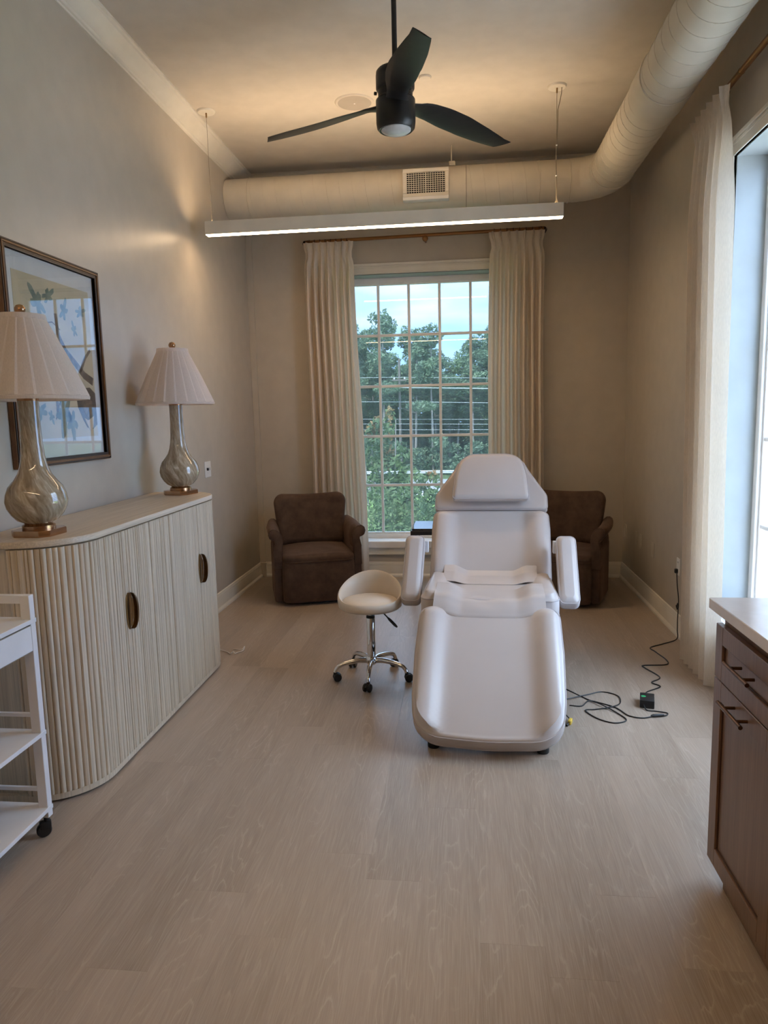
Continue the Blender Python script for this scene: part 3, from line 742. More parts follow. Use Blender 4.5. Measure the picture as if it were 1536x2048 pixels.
def leaf_poly(u, v, s, a, lob=5, seed=0):
    r_ = random.Random(seed); out = []
    for k in range(40):
        t = 2*pi*k/40; r = s*(.42+.58*abs(cos(lob*t/2))**1.3)*(1+.12*r_.uniform(-1, 1))*(1.25 if cos(t) > .8 else 1)
        x, y = r*cos(t)*1.25, r*sin(t)*.8
        out.append((u+(x*cos(a)-y*sin(a)), v+(x*sin(a)+y*cos(a))*.8))
    return out
def strip(pts, w):
    L_, R_ = [], []
    for i, (u, v) in enumerate(pts):
        a = pts[max(0, i-1)]; b = pts[min(len(pts)-1, i+1)]; dx, dy = b[0]-a[0], b[1]-a[1]; l = math.hypot(dx, dy) or 1
        ww = w*(1-.55*i/len(pts)); L_.append((u-dy/l*ww, v+dx/l*ww*.8)); R_.append((u+dy/l*ww, v-dx/l*ww*.8))
    return L_+R_[::-1]
for k, (u, v, s, a) in enumerate([(.28, .84, .10, 2.2), (.42, .90, .07, .6), (.62, .83, .07, 1.2), (.22, .66, .09, -1.9), (.86, .85, .06, .4), (.20, .17, .09, 3.4), (.34, .14, .045, -1.2), (.52, .17, .15, -1.75), (.62, .10, .10, -1.5), (.38, .47, .09, .9), (.75, .72, .05, 1.9)]):
    obj('printed_leaf', flat(leaf_poly(u, v, s, a, 5, k)), MINKL, paper, None)
for pts, w in (([(.98, .38), (.85, .42), (.72, .50), (.60, .57), (.52, .66), (.50, .80)], .035), ([(.80, .45), (.88, .54), (.97, .60)], .02), ([(.22, .66), (.3, .72), (.45, .74), (.55, .70)], .006), ([(.40, .12), (.46, .22), (.55, .30), (.58, .42)], .006), ([(.62, .55), (.6, .44), (.55, .36)], .02)):
    obj('printed_branch', flat(strip(pts, w)), MINKB, paper, None)
obj('printed_log', flat([(.70, .30), (.80, .33), (.92, .34), (1, .30), (1, .08), (.93, .05), (.84, .06), (.78, .12), (.72, .20)]), MINKD, paper, None)
obj('printed_hollow', flat([(.76, .27), (.86, .29), (.94, .24), (.93, .16), (.86, .13), (.79, .18)], X0+.0079), MINKB, paper, None)
obj('printed_bark', flat([(.80, .13), (.86, .11), (.95, .14), (.93, .06), (.88, .04), (.85, .07)], X0+.0082), MINKC, paper, None)
obj('printed_acorn', flat(leaf_poly(.43, .20, .035, 1.5, 2, 3), X0+.0079), MINKB, paper, None)
obj('printed_fruit', flat(leaf_poly(.30, .33, .12, .3, 2, 7), X0+.0079), MINKD, paper, None)
obj('glass', MB().box(X0+.0125, X0+.0145, PY0+.034, PY1-.034, PZ0+.034, PZ1-.034), MPGLASS, pic, None)

# ---------------------------------------------------------------- outlets
def plate(T, u, z, name, label, slots, mat, w=.070, h=.115):
    def B(ua, ub, da, db, za, zb, bev=.0015):
        c = [T(uu, d, zz) for uu in (ua, ub) for d in (da, db) for zz in (za, zb)]; xs, ys, zs = zip(*c)
        return MB().box(min(xs), max(xs), min(ys), max(ys), min(zs), max(zs), bev)
    t = thing(name, label, 'wall plate', T(u, 0, z-h/2))
    obj('cover', B(u-w/2, u+w/2, -.006, -.0003, z-h/2, z+h/2), mat, t, None)
    if slots:
        for dz in ((-.028, .028) if slots == 2 else (0,)):
            obj('socket', B(u-.017, u+.017, -.0075, -.003, z+dz-.016, z+dz+.016), mat, t, None)
            for du in (-.007, .007): obj('slot', B(u+du-.0012, u+du+.0012, -.0082, -.006, z+dz-.002, z+dz+.008, 0), MBLK, t, None)
    else:
        obj('insert', B(u-.0165, u+.0165, -.0078, -.003, z-.033, z+.033), mat, t, None)
    return t
TL = lambda u, d, z: Vector((XL-d, u, z))
tl = plate(TL, 5.205, 1.125, 'light_switch', 'white double toggle plate on left wall beside far lamp', 0, MPLATE, .125, .12)
for du in (-.024, .024): obj('toggle', MB().box(XL+.004, XL+.02, 5.205+du-.005, 5.205+du+.005, 1.117, 1.137, .001), MBLK if du < 0 else MPLATE, tl, None)
plate(TRW, 6.385, .445, 'wall_plate', 'blank wall plate nearest right back corner', 0, MPLATEW)
plate(TRW, 5.985, .445, 'wall_plate', 'left one of two close-set blank plates on right wall', 0, MPLATEW)
plate(TRW, 5.845, .445, 'wall_plate', 'right one of two close-set blank plates on right wall', 0, MPLATEW)
plate(TRW, 5.475, .445, 'wall_plate', 'single blank wall plate midway along the right wall', 0, MPLATEW)
plate(TRW, 4.83, .455, 'power_outlet', 'white socket at curtain edge with black plug in it', 2, MPLATE)

# ---------------------------------------------------------------- cushions
def round_poly(pts, rads, seg=8):
    out = []; n = len(pts)
    for i in range(n):
        p = Vector(pts[i]); a = Vector(pts[i-1]); b = Vector(pts[(i+1) % n]); r = rads[i]
        d1 = (a-p).normalized(); d2 = (b-p).normalized(); ang = d1.angle(d2); tl_ = r/math.tan(ang/2)
        c = p+(d1+d2).normalized()*(r/sin(ang/2)); s = p+d1*tl_; e = p+d2*tl_
        v1 = s-c; v2 = e-c; tot = v1.angle(v2); sg = 1 if v1.x*v2.y-v1.y*v2.x > 0 else -1
        for k in range(seg+1):
            t = sg*tot*k/seg; out.append((c.x+v1.x*cos(t)-v1.y*sin(t), c.y+v1.x*sin(t)+v1.y*cos(t)))
    return out
def densify(poly, step):
    out = []; n = len(poly)
    for i in range(n):
        a = Vector(poly[i]); b = Vector(poly[(i+1) % n]); k = max(1, int((b-a).length/step))
        for j in range(k): out.append(tuple(a.lerp(b, j/k)))
    return out
def cushion(poly, t, er, hf, M, warp=None, flat_bottom=True):
    poly = densify(poly, .03)
    xs = [p[0] for p in poly]; ys = [p[1] for p in poly]; c = Vector(((min(xs)+max(xs))/2, (min(ys)+max(ys))/2))
    hx, hy = (max(xs)-min(xs))/2, (max(ys)-min(ys))/2
    def ring(ins, z, top=False, s=None):
        out = []
        for x, y in poly:
            u, v = x-c.x, y-c.y
            fx, fy = (1-ins/hx, 1-ins/hy) if s is None else (s*(1-er/hx), s*(1-er/hy))
            u2, v2 = u*fx, v*fy; X, Y = c.x+u2, c.y+v2
            zz = z
            if top: zz = z+hf(X, Y, u2/hx, v2/hy)
            p = Vector((X, Y, zz))
            out.append(M @ (warp(p) if warp else p))
        return out
    rings = [ring(0, 0, s=.02), ring(0, 0, s=.5), ring(er*.6, 0), ring(er*.15, er*.3), ring(0, er), ring(0, t-er)]
    for a in (25, 50, 70): rings.append(ring(er*(1-cos(rad(a))), t-er+er*sin(rad(a))))
    edge = [lerp(0, 1, 0)]
    for s in (1, .97, .93, .88, .83, .78, .73, .68, .62, .55, .47, .38, .28, .17, .06, .01):
        rings.append(ring(0, t, True, s))
    m = MB().ringed(rings)
    pipe_top = ring(er*.12, t-er*.55); pipe_bot = ring(er*.12, er*.55)
    return m, pipe_top, pipe_bot

# ---------------------------------------------------------------- treatment chair
BX, BY, BA = .146, 3.85, rad(-2.9)
bed = thing('treatment_chair', 'white vinyl reclining treatment chair in the middle of room', 'treatment chair', (BX, BY, 0), BA)
B0 = TR(BX, BY, 0) @ RZ(BA)
def bolster(hgt, inner=.70, outer=.98, wdt=1.0):
    def f(X, Y, a, b):
        q = abs(a)
        rise = hgt*sst(.52, .80, q)*(1-.55*sst(.86, 1.0, q))
        edge = 1-sst(.80, 1.0, abs(b))*.8
        crown = -.004*(1-q*q)
        fade = sst(1.0, .95, max(q, abs(b)))
        return (rise*edge+crown)
    return f
def tilt(y0, z0, y1, z1):   # local v axis from (y0,z0) to (y1,z1); w = normal up
    d = Vector((0, y1-y0, z1-z0)).normalized(); n = Vector((1, 0, 0)).cross(d)
    return B0 @ Matrix(((1, d.x, n.x, 0), (0, d.y, n.y, y0), (0, d.z, n.z, z0), (0, 0, 0, 1)))
def seg_cushion(name, poly, t, er, hf, M, parent=bed, mat=MVINYL, pipes=(1, 1), label=None):
    m, pt, pb = cushion(poly, t, er, hf, M)
    o = obj(name, m, mat, parent, 60)
    if pipes[0]: obj('piping', MB().tube(pt, .0042, 6, True), MPIPE, o)
    if pipes[1]: obj('piping', MB().tube(pb, .004, 6, True), MPIPE, o)
    return o
# leg rest: v = 0 at seat end, grows towards the viewer
LL = .795; hw0, hw1 = .360, .347
lt = .085
lp = [(-hw0+.004, 0), (hw0-.004, 0), (hw0, .30), (hw1+.004, .56), (hw1-.02, LL-.02), (0, LL), (-hw1+.02, LL-.02), (-hw1-.004, .56), (-hw0, .30)]
lr = [.07, .07, .5, .35, .15, 1.2, .15, .35, .5]
# axis: from (y=-.25,z=.505) down to (y=-.865,z=.085); the normal must point up
d = Vector((0, -.675, -.425)).normalized(); n = Vector((0, -.425, .675)).normalized()
LM = B0 @ Matrix(((-1, d.x, n.x, 0), (0, d.y, n.y, -.235), (0, d.z, n.z, .512), (0, 0, 0, 1))) @ TR(0, 0, -lt)
seg_cushion('leg_rest', round_poly(lp, lr, 8), lt, .022, bolster(.042), LM)
# seat
SM = tilt(-.20, .535, .27, .552) @ TR(0, 0, -.10)
sp_ = [(-.365, 0), (.365, 0), (.345, .47), (-.345, .47)]
seg_cushion('seat', round_poly(sp_, [.05, .05, .03, .03]), .105, .02, bolster(.03), SM)
# backrest
BM = tilt(.262, .535, .612, .90) @ TR(0, 0, -.075)
bp = [(-.352, -.02), (.352, -.02), (.358, .36), (.352, .495), (-.352, .495), (-.358, .36)]
seg_cushion('backrest', round_poly(bp, [.03, .03, .3, .045, .045, .3]), .085, .022, bolster(.036), BM)
# head section
HM = tilt(.615, .905, .83, 1.24) @ TR(0, 0, -.08)
hp = [(-.352, 0), (.352, 0), (.350, .10), (.235, .285), (.20, .36), (-.20, .36), (-.235, .285), (-.350, .10)]
seg_cushion('head_section', round_poly(hp, [.025, .025, .07, .09, .06, .06, .09, .07]), .07, .02, lambda X, Y, a, b: .006*(1-max(abs(a), abs(b))), HM)
PM = tilt(.600, .935, .80, 1.225) @ TR(0, 0, .0)
pp = [(-.238, .012), (.238, .012), (.226, .17), (.19, .338), (-.19, .338), (-.226, .17)]
seg_cushion('head_pillow', round_poly(pp, [.02, .02, .2, .12, .12, .2]), .062, .024, lambda X, Y, a, b: .016*(1-a*a)*(1-b*b), PM)
# vinyl flaps over the two gaps
def flap(pth, wa, wb, sag, rip, seed):
    rr = random.Random(seed)
    def f(u, t):
        x = lerp(-1, 1, u)*lerp(wa, wb, t)
        q = t*(len(pth)-1); k = min(int(q), len(pth)-2); y, z = lerp(pth[k][0], pth[k+1][0], q-k), lerp(pth[k][1], pth[k+1][1], q-k)
        e = abs(2*u-1)
        z += -sag*(1-sst(.45, .85, e))+.030*sst(.45, .8, e)*(1-.6*t)+rip*(sin(9*u+5*t+seed)*.5+.5*sin(17*u-6*t))*sst(0, .3, t)*sst(1, .6, t)
        y += -.012*(1-sst(.4, .9, e))*t
        return B0 @ Vector((x, y, z))
    m = MB().grid(f, 48, 14)
    top = m.v[:]; n = len(top)
    m2 = MB(); m2.v = top+[(x, y, z-.0025) for x, y, z in top]; m2.f = m.f+[tuple(i+n for i in q)[::-1] for q in m.f]
    nu, nv = 49, 15
    bd = list(range(nu))+[j*nu+nu-1 for j in range(1, nv)]+[(nv-1)*nu+i for i in range(nu-2, -1, -1)]+[j*nu for j in range(nv-2, 0, -1)]
    for i in range(len(bd)): a, b = bd[i], bd[(i+1) % len(bd)]; m2.f.append((a, b, b+n, a+n))
    return m2
obj('gap_flap', flap([(.285, .585), (.24, .562), (.17, .557), (.09, .5525)], .268, .265, .003, .001, 1), MVINYL, bed, 60)
obj('gap_flap', flap([(-.02, .551), (-.12, .549), (-.20, .540), (-.25, .508), (-.29, .472)], .282, .290, .006, .004, 5), MVINYL, bed, 60)
# arm pads
for sx in (-1, 1):
    xc = -.432 if sx < 0 else .425
    AM = tilt(-.02, .435, .315, .775) @ TR(xc, 0, 0)
    ap = [(-.055, 0), (.055, 0), (.055, .44), (-.055, .44)]
    a_ = seg_cushion('arm_pad', round_poly(ap, [.03]*4, 6), .085, .03, lambda X, Y, a, b: .004*(1-a*a), AM)
    m = MB().box(-.012, .012, -.01, .03, -.05, .02, .003, 1, B0 @ TR(-.375 if sx < 0 else .372, .30, .735))
    obj('arm_bracket', m, MWHITE, bed)
# black base frame with feet
m = MB()
for sx in (-.243, .243):
    m.box(sx-.022, sx+.022, -.80, .35, .045, .10, .004, 1, B0); m.box(sx-.018, sx+.018, -.02, .04, .09, .46, .003, 1, B0); m.box(sx-.018, sx+.018, .16, .22, .09, .46, .003, 1, B0)
for y in (-.35, .30): m.box(-.24, .24, y-.02, y+.02, .05, .09, .003, 1, B0)
m.box(-.33, .33, -.19, .25, .43, .445, .003, 1, B0)
obj('base_frame', m, MBLK, bed, None)
obj('lift_actuator', MB().tube([B0 @ Vector((0, -.3, .09)), B0 @ Vector((0, .05, .42))], .028, 14), MSTEEL, bed)
for sx in (-.243, .243):
    for y in (-.795, .32):
        f_ = obj('foot', MB().lathe([(0, 0), (.026, 0), (.028, .004), (.028, .022), (.022, .026), (.008, .028), (.008, .05), (0, .05)], tuple(B0 @ Vector((sx, y, 0))), 20), MBLK, bed)

# ---------------------------------------------------------------- rolling stool
stx, sty = -.527, 3.915
st = thing('rolling_stool', 'low round cream vinyl stool on chrome castor base', 'stool', (stx, sty, 0))
def stool_ring(r, z, k_h, yo=0, seg=64, lean=0):
    out = []
    for k in range(seg):
        a = 2*pi*k/seg; bk = ((1+sin(a))/2)**1.7; h = k_h*bk
        out.append(Vector((stx+r*cos(a)*1.0, sty+r*sin(a)*.94+lean*bk+yo, z+h)))
    return out
rings = [stool_ring(.02, .412, 0), stool_ring(.12, .410, 0), stool_ring(.165, .414, 0), stool_ring(.181, .425, .01, 0, 64, .006), stool_ring(.187, .445, .09, 0, 64, .02), stool_ring(.1855, .458, .125, 0, 64, .026), stool_ring(.179, .465, .127, 0, 64, .022), stool_ring(.171, .462, .122, 0, 64, .016), stool_ring(.164, .452, .08, 0, 64, .006), stool_ring(.158, .446, .012), stool_ring(.05, .446, 0)]
obj('seat_shell', MB().ringed(rings), MSTOOL, st, 70)
obj('seat_pad', MB().ringed([[Vector((stx+r*cos(2*pi*k/48), sty-.004+r*.93*sin(2*pi*k/48), z)) for k in range(48)] for r, z in ((.15, .44), (.157, .446), (.158, .454), (.150, .463), (.12, .472), (.08, .477), (.04, .479), (.01, .4795))]), MSTOOL, st, 70)
obj('under_plate', MB().box(stx-.06, stx+.06, sty-.06, sty+.06, .398, .412, .003), MBLK, st, None)
obj('gas_piston', MB().lathe([(.0, .34), (.0135, .34), (.0135, .402), (0, .402)], (stx, sty, 0), 20), MCHROME, st)
c_ = obj('column', MB().lathe([(.0, .125), (.0245, .125), (.0245, .358), (.022, .362), (0, .362)], (stx, sty, 0), 28), MCHROME, st)
obj('column_ring', MB().lathe([(.014, .358), (.0252, .355), (.0252, .366), (.014, .368)], (stx, sty, 0), 24), MBLK, c_)
pts = [(stx+.05, sty-.02, .402), (stx+.085, sty-.05, .392), (stx+.11, sty-.07, .372)]
lv = obj('height_lever', MB().tube(pts, .004, 8), MBLK, st)
obj('lever_grip', MB().tube([(stx+.105, sty-.066, .376), (stx+.118, sty-.076, .366), (stx+.15, sty-.10, .342), (stx+.162, sty-.11, .334)], [.004, .008, .0085, .005], 10), MBLK, lv)
obj('hub', MB().lathe([(0, .075), (.022, .078), (.034, .09), (.036, .115), (.03, .128), (0, .13)], (stx, sty, 0), 24), MCHROME, st)
for a in (-90+2, -90+74, -90+146, -90+218, -90+290):
    ca, sa = cos(rad(a)), sin(rad(a))
    def Q(r, z): return Vector((stx+ca*r, sty+sa*r, z))
    leg = obj('leg', MB().tube([Q(.02, .104), Q(.07, .108), Q(.12, .104), Q(.165, .096), Q(.195, .084), Q(.210, .068), Q(.215, .052)], [.017, .0155, .014, .0125, .0115, .011, .011], 12), MCHROME, st)
    yaw = rad(a*1.7+40)
    def K(x, y, z): return Q(.215, 0)+Vector((x*cos(yaw)-y*sin(yaw), x*sin(yaw)+y*cos(yaw), z))
    MK = Matrix.Translation(Q(.215, 0)) @ RZ(yaw)
    m = MB().lathe([(0, 0), (.008, 0), (.010, .006), (.010, .018), (0, .018)], (0, 0, 0), 12, MK @ TR(0, 0, .036))
    for s_ in (-1, 1):
        m.lathe([(0, -.0075), (.020, -.0075), (.0235, -.004), (.0235, .004), (.020, .0075), (0, .0075)], (0, 0, 0), 20, MK @ TR(.012, s_*.0135, .0236) @ RX(rad(90)))
    m.tube([K(.012, -.014, .0236), K(.012, .014, .0236)], .006, 8)
    hood = [[MK @ Vector((.012+.0255*cos(t), y, .0236+.0255*sin(t))) for t in [rad(20+14*k) for k in range(11)]]+[MK @ Vector((.012+.012*cos(t), y, .0236+.012*sin(t))) for t in [rad(160-14*k) for k in range(11)]] for y in (-.0055, .0055)]
    m.ringed(hood)
    obj('castor', m, MBLK, leg)

# ---------------------------------------------------------------- armchairs
def make_armchair():
    t = thing('armchair', 'x', 'armchair', (0, 0, 0), 0, 'brown velvet swivel armchairs')
    I = Matrix()
    obj('swivel_base', MB().lathe([(0, 0), (.27, 0), (.27, .022), (.25, .03), (0, .03)], (0, -.02, 0), 40), MBLK, t)
    fp = round_poly([(-.292, -.37), (.292, -.37), (.292, .25), (-.292, .25)], [.07, .07, .02, .02], 8)
    rings = [[Vector((x*s, y*s if False else y+(.0 if y > 0 else o), z)) for x, y in fp] for s, o, z in ((.97, .012, .028), (.995, .003, .04), (1, 0, .10), (1.0, -.004, .24), (1.0, -.002, .335), (.99, .004, .352))]
    obj('seat_base', MB().ringed(rings), MVEL, t, 60)
    cm, pt, pb = cushion(round_poly([(-.292, -.375), (.292, -.375), (.288, .26), (-.288, .26)], [.075, .075, .03, .03], 8), .062, .026, lambda X, Y, a, b: .03*(1-a*a)*(1-b*b*.8), TR(0, 0, .345))
    o = obj('seat_cushion', cm, MVEL, t, 70)
    obj('piping', MB().tube(pb, .005, 6, True), MVEL, o)
    # outer barrel shell
    def U(x, yb, r, yf):
        return [(-x, yf)]+[(-x+r-r*cos(rad(a)), yb-r+r*sin(rad(a))) for a in range(0, 91, 9)]+[(x-r+r*sin(rad(a)), yb-r+r*cos(rad(a))) for a in range(0, 91, 9)]+[(x, yf)]
    def shell_ring(s_, z):
        o_ = U(.355-s_, .385-s_, .25, -.27+s_); i_ = U(.288+s_, .30+s_, .20, -.27+s_)
        return [Vector((x, y, z)) for x, y in o_]+[Vector((x, y, z)) for x, y in i_[::-1]]
    rings = [shell_ring(a, z) for a, z in ((.008, .028), (0, .04), (0, .12), (0, .44), (.012, .50), (.03, .51))]
    obj('outer_shell', MB().ringed(rings), MVEL, t, 60)
    for sx in (-1, 1):
        prof = [(.288, .30), (.290, .40), (.292, .47), (.300, .54), (.314, .595), (.332, .632), (.356, .652), (.384, .655), (.406, .640), (.414, .612), (.404, .585), (.384, .572), (.366, .566), (.357, .54), (.355, .45), (.355, .30)]
        pr2 = [(x-.026*sst(.42, .6, z), z-.035*sst(.45, .6, z)) for x, z in prof]
        rings = []
        for y, s, dz in ((-.305, .80, 0), (-.318, .92, 0), (-.312, .98, 0), (-.295, 1, 0), (-.1, 1, 0), (.1, 1, .004), (.22, .99, .012), (.30, .93, .018)):
            cx, cz = .345, .50
            yy = -.285+(y+.285)
            rings.append([Vector((sx*(cx+(x-cx)*s-(.02*sst(.1, .3, y))), yy, cz+(z-cz)*s+dz*(z > .5))) for x, z in pr2])
        rings[0], rings[1] = rings[1], rings[0]
        rings = [rings[1]] + [rings[0]] + rings[2:]
        # order front to back so that y is monotonic
        rings.sort(key=lambda r: r[0].y)
        a_ = obj('arm', MB().ringed(rings), MVEL, t, 60)
        fr = [Vector((sx*(x), -.300, z)) for x, z in pr2]
        obj('piping', MB().tube(fr[1:15], .005, 6), MVEL, a_)
        # front upright under the scroll
        m = MB().box(sx*.322-.034, sx*.322+.034, -.30, -.1, .03, .32, .012, 3)
        obj('arm_front', m, MVEL, t, 50)
    # back
    poly = round_poly([(-.275, 0), (.275, 0), (.300, .25), (.322, .445), (-.322, .445), (-.300, .25)], [.03, .03, .4, .085, .085, .4], 10)
    def warp(p):
        top = sst(.2, .5, p.y)
        return Vector((p.x, p.y+.010*top*(abs(p.x)/.3)**2-.004*top, p.z+.16*(p.x/.32)**2*.55))
    MBk = Matrix(((1, 0, 0, 0), (0, .17, -.985, .305), (0, .985, .17, .385), (0, 0, 0, 1)))
    cm, pt, pb = cushion(poly, .12, .045, lambda X, Y, a, b: .02*(1-a*a)*(1-b*b), MBk, warp)
    obj('back', cm, MVEL, t, 70)
    return t
ac = make_armchair()
ac['label'] = 'brown velvet armchair in front of left curtain, behind the stool'
ac2 = copy_tree(ac); ac2['label'] = 'brown velvet armchair in right back corner, partly behind treatment chair'
ac.location = (-1.25, 5.82, 0); ac.rotation_euler = (0, 0, rad(18))
ac2.location = (.80, 5.82, 0); ac2.rotation_euler = (0, 0, rad(-19))

# ---------------------------------------------------------------- small black table
tb = thing('side_table', 'small square black side table by window, mostly behind treatment chair', 'table', (-.19, 5.86, 0))
tx0, tx1, ty0, ty1, tz = -.415, .035, 5.62, 6.07, .585
obj('top', MB().box(tx0+.012, tx1-.012, ty0+.012, ty1-.012, tz-.012, tz+.006, .003), MTGLASS, tb, None)
m = MB()
for q in ((tx0, tx1, ty0, ty0+.028), (tx0, tx1, ty1-.028, ty1), (tx0, tx0+.028, ty0+.028, ty1-.028), (tx1-.028, tx1, ty0+.028, ty1-.028)): m.box(q[0], q[1], q[2], q[3], tz-.045, tz-.010, .002)
obj('apron', m, MBLK, tb, None)
for x in (tx0+.014, tx1-.014):
    for y in (ty0+.014, ty1-.014): obj('leg', MB().box(x-.013, x+.013, y-.013, y+.013, 0, tz-.012, .002), MBLK, tb, None)
obj('stretcher', MB().tube([(tx0+.07, ty0+.03, tz-.05), (tx0+.06, ty0+.04, tz-.12), (tx0+.02, ty0+.02, tz-.16)], .006, 8), MBLK, tb)

# ---------------------------------------------------------------- white cart at left
cx1, cy1, cx0, cy0 = -1.51, 2.29, -1.90, 1.62
ct = thing('utility_cart', 'white rolling cart with drawer and shelves at left edge', 'cart', ((cx0+cx1)/2, (cy0+cy1)/2, 0))
for x in (cx0+.012, cx1-.012):
    for y in (cy0+.014, cy1-.014): obj('post', MB().box(x-.018, x+.018, y-.014, y+.014, .075, .905, .0015), MWHITE, ct, None)
for z, nm in ((.108, 'shelf'), (.394, 'shelf'), (.812, 'top_shelf')): obj(nm, MB().box(cx0-.008, cx1+.008, cy0-.004, cy1+.002, z-.008, z+.008, .001), MWHITE, ct, None)
for y in (cy0+.014, cy1-.014): obj('handle_bar', MB().box(cx0+.025, cx1-.030, y-.012, y+.012, .876, .905, .001), MWHITE, ct, None)
for z in (.462, .178):
    for y in (cy1-.010, cy0+.010): obj('guard_rail', MB().box(cx0+.03, cx1-.03, y-.006, y+.006, z-.007, z+.007, .001), MWHITE, ct, None)
m = MB().box(cx0, cx1-.004, cy0+.0, cy1-.003, .705, .803, .001); obj('drawer_box', m, MWHITE, ct, None)
dr = obj('drawer_front', MB().box(cx1-.003, cx1+.006, cy0+.028, cy1-.030, .708, .797, .001), MWHITE, ct, None)
obj('drawer_gap_shade', MB().box(cx1-.006, cx1+.0045, cy0+.0255, cy1-.0275, .7055, .7995), MLINE, ct, None)  # dark slab painting the shade in the gap round the drawer
for x in (cx0+.012, cx1-.012):
    for y in (cy0+.014, cy1-.014):
        m = MB().lathe([(0, 0), (.010, 0), (.010, .02), (0, .02)], (x, y, .056), 12)
        m.lathe([(0, -.012), (.022, -.012), (.026, -.007), (.026, .007), (.022, .012), (0, .012)], (0, 0, 0), 20, TR(x-.008, y-.008, .026) @ RZ(rad(35)) @ RX(rad(90)))
        m.box(-.02, .02, -.015, .015, .03, .058, .006, 2, TR(x-.004, y-.004, 0) @ RZ(rad(35)))
        obj('castor', m, MBLK, ct)

# ---------------------------------------------------------------- base cabinets at right
KX, KE = .785, 2.243
def shaker(y0, y1, z0, z1, fw, name, parent):
    f = obj(name, MB().box(KX+.009, KX+.020, y0+.002, y1-.002, z0+.002, z1-.002), MWAL, parent, None)
    for q in ((y0, y0+fw, z0, z1), (y1-fw, y1, z0, z1)): obj('stile', MB().box(KX, KX+.019, q[0], q[1], q[2], q[3], .0015), MWAL, f, None)
    for q in ((y0+fw, y1-fw, z0, z0+fw), (y0+fw, y1-fw, z1-fw, z1)): obj('rail', MB().box(KX, KX+.019, q[0], q[1], q[2], q[3], .0015), MWAL, f, None)
    m = MB(); e = .005
    for q in ((y0+fw, y0+fw+e, z0+fw, z1-fw), (y1-fw-e, y1-fw, z0+fw, z1-fw), (y0+fw, y1-fw, z0+fw, z0+fw+e), (y0+fw, y1-fw, z1-fw-e, z1-fw)): m.box(KX+.006, KX+.012, q[0], q[1], q[2], q[3])
    obj('moulding', m, MWALI, f, None)
    return f
def bar_pull(ya, yb, z, parent):
    m = MB().tube([(KX-.034, ya, z), (KX-.034, yb, z)], .0062, 12)
    h = obj('handle', m, MPULL, parent)
    for y in (ya+.042, yb-.042): m2 = obj('handle_post', MB().tube([(KX-.034, y, z), (KX+.001, y, z)], .0048, 10), MPULL, parent)
labels = ['walnut stained base cabinet at the far end of counter', 'walnut stained base cabinet nearer the camera, cut by right frame edge', 'walnut stained base cabinet beyond the right frame edge']
for k in range(3):
    y1 = KE-k*.4535; y0 = y1-.4535+.0015
    c = thing('base_cabinet', labels[k], 'cabinet', ((KX+XR)/2, (y0+y1)/2, 0), 0, 'stained base cabinets')
    obj('carcass', MB().box(KX+.021, XR-.004, y0, y1-.012 if k == 0 else y1, .056, .888), MWAL, c, None)
    obj('toe_kick', MB().box(KX+.021, XR-.03, y0, y1-(.088 if k == 0 else 0), 0, .056, .001), MWAL, c, None)
    d_ = shaker(y0, y1, .668, .838, .056, 'drawer', c)
    bar_pull(1.905-k*.4535, 2.078-k*.4535, .765, d_)
    d_ = shaker(y0, y1, .056, .664, .060, 'door', c)
    bar_pull(1.935-k*.4535, 2.112-k*.4535, .632, d_)
m = MB().box(.755, XR-.003, .80, 2.217+.012, .889, .922, .002)
tag(obj('countertop', m, MQUARTZ, None, None), 'glossy pale quartz countertop over the stained cabinets', 'countertop')

# ---------------------------------------------------------------- cords on the floor
def smooth_path(pts, n=8):
    P_ = [Vector(p) for p in pts]; P_ = [P_[0]*2-P_[1]]+P_+[P_[-1]*2-P_[-2]]; out = []
    for i in range(1, len(P_)-2):
        a, b, c, d = P_[i-1:i+3]
        for k in range(n):
            t = k/n; out.append(.5*((2*b)+(c-a)*t+(2*a-5*b+4*c-d)*t*t+(3*b-a-3*c+d)*t**3))
    return out+[P_[-2]]
r_ = .0038
ad = thing('power_adapter', 'black power adapter brick with green sticker on the floor', 'adapter', (.935, 3.60, 0), rad(-14))
AMx = TR(.935, 3.60, 0) @ RZ(rad(-14))
obj('body', MB().box(-.035, .035, -.055, .055, 0, .042, .004, 2, AMx), MBLK, ad)
obj('sticker', MB().lathe([(0, 0), (.012, 0), (.012, .0006), (0, .0006)], (0, 0, 0), 16, AMx @ TR(-.018, .002, .0415)), MGRN, ad)
cord = smooth_path([(.95, 3.655, .02), (.955, 3.70, r_), (.975, 3.76, r_), (1.065, 3.84, r_), (1.035, 3.90, r_), (1.10, 3.98, r_), (1.055, 4.13, r_), (1.06, 4.17, r_), (1.19, 4.19, r_), (1.215, 4.27, r_), (1.19, 4.42, r_), (1.18, 4.50, r_), (1.28, 4.58, r_), (1.385, 4.66, .01), (1.40, 4.70, .06), (1.405, 4.72, .13), (1.418, 4.755, .24), (1.412, 4.77, .33), (1.415, 4.80, .40), (1.424, 4.83, .425)])
pc = tag(obj('mains_cord', MB().tube(cord, r_*.9, 8), MBLK), 'black mains cord zigzagging from adapter to the wall socket', 'cord')
obj('plug', MB().box(1.408, 1.429, 4.818, 4.842, .412, .442, .004), MBLK, pc, None)
obj('cord_knot', MB().tube([(1.405, 4.725, .19), (1.400, 4.735, .215), (1.410, 4.74, .23), (1.402, 4.735, .20)], .006, 8), MBLK, pc)
r2 = .0032
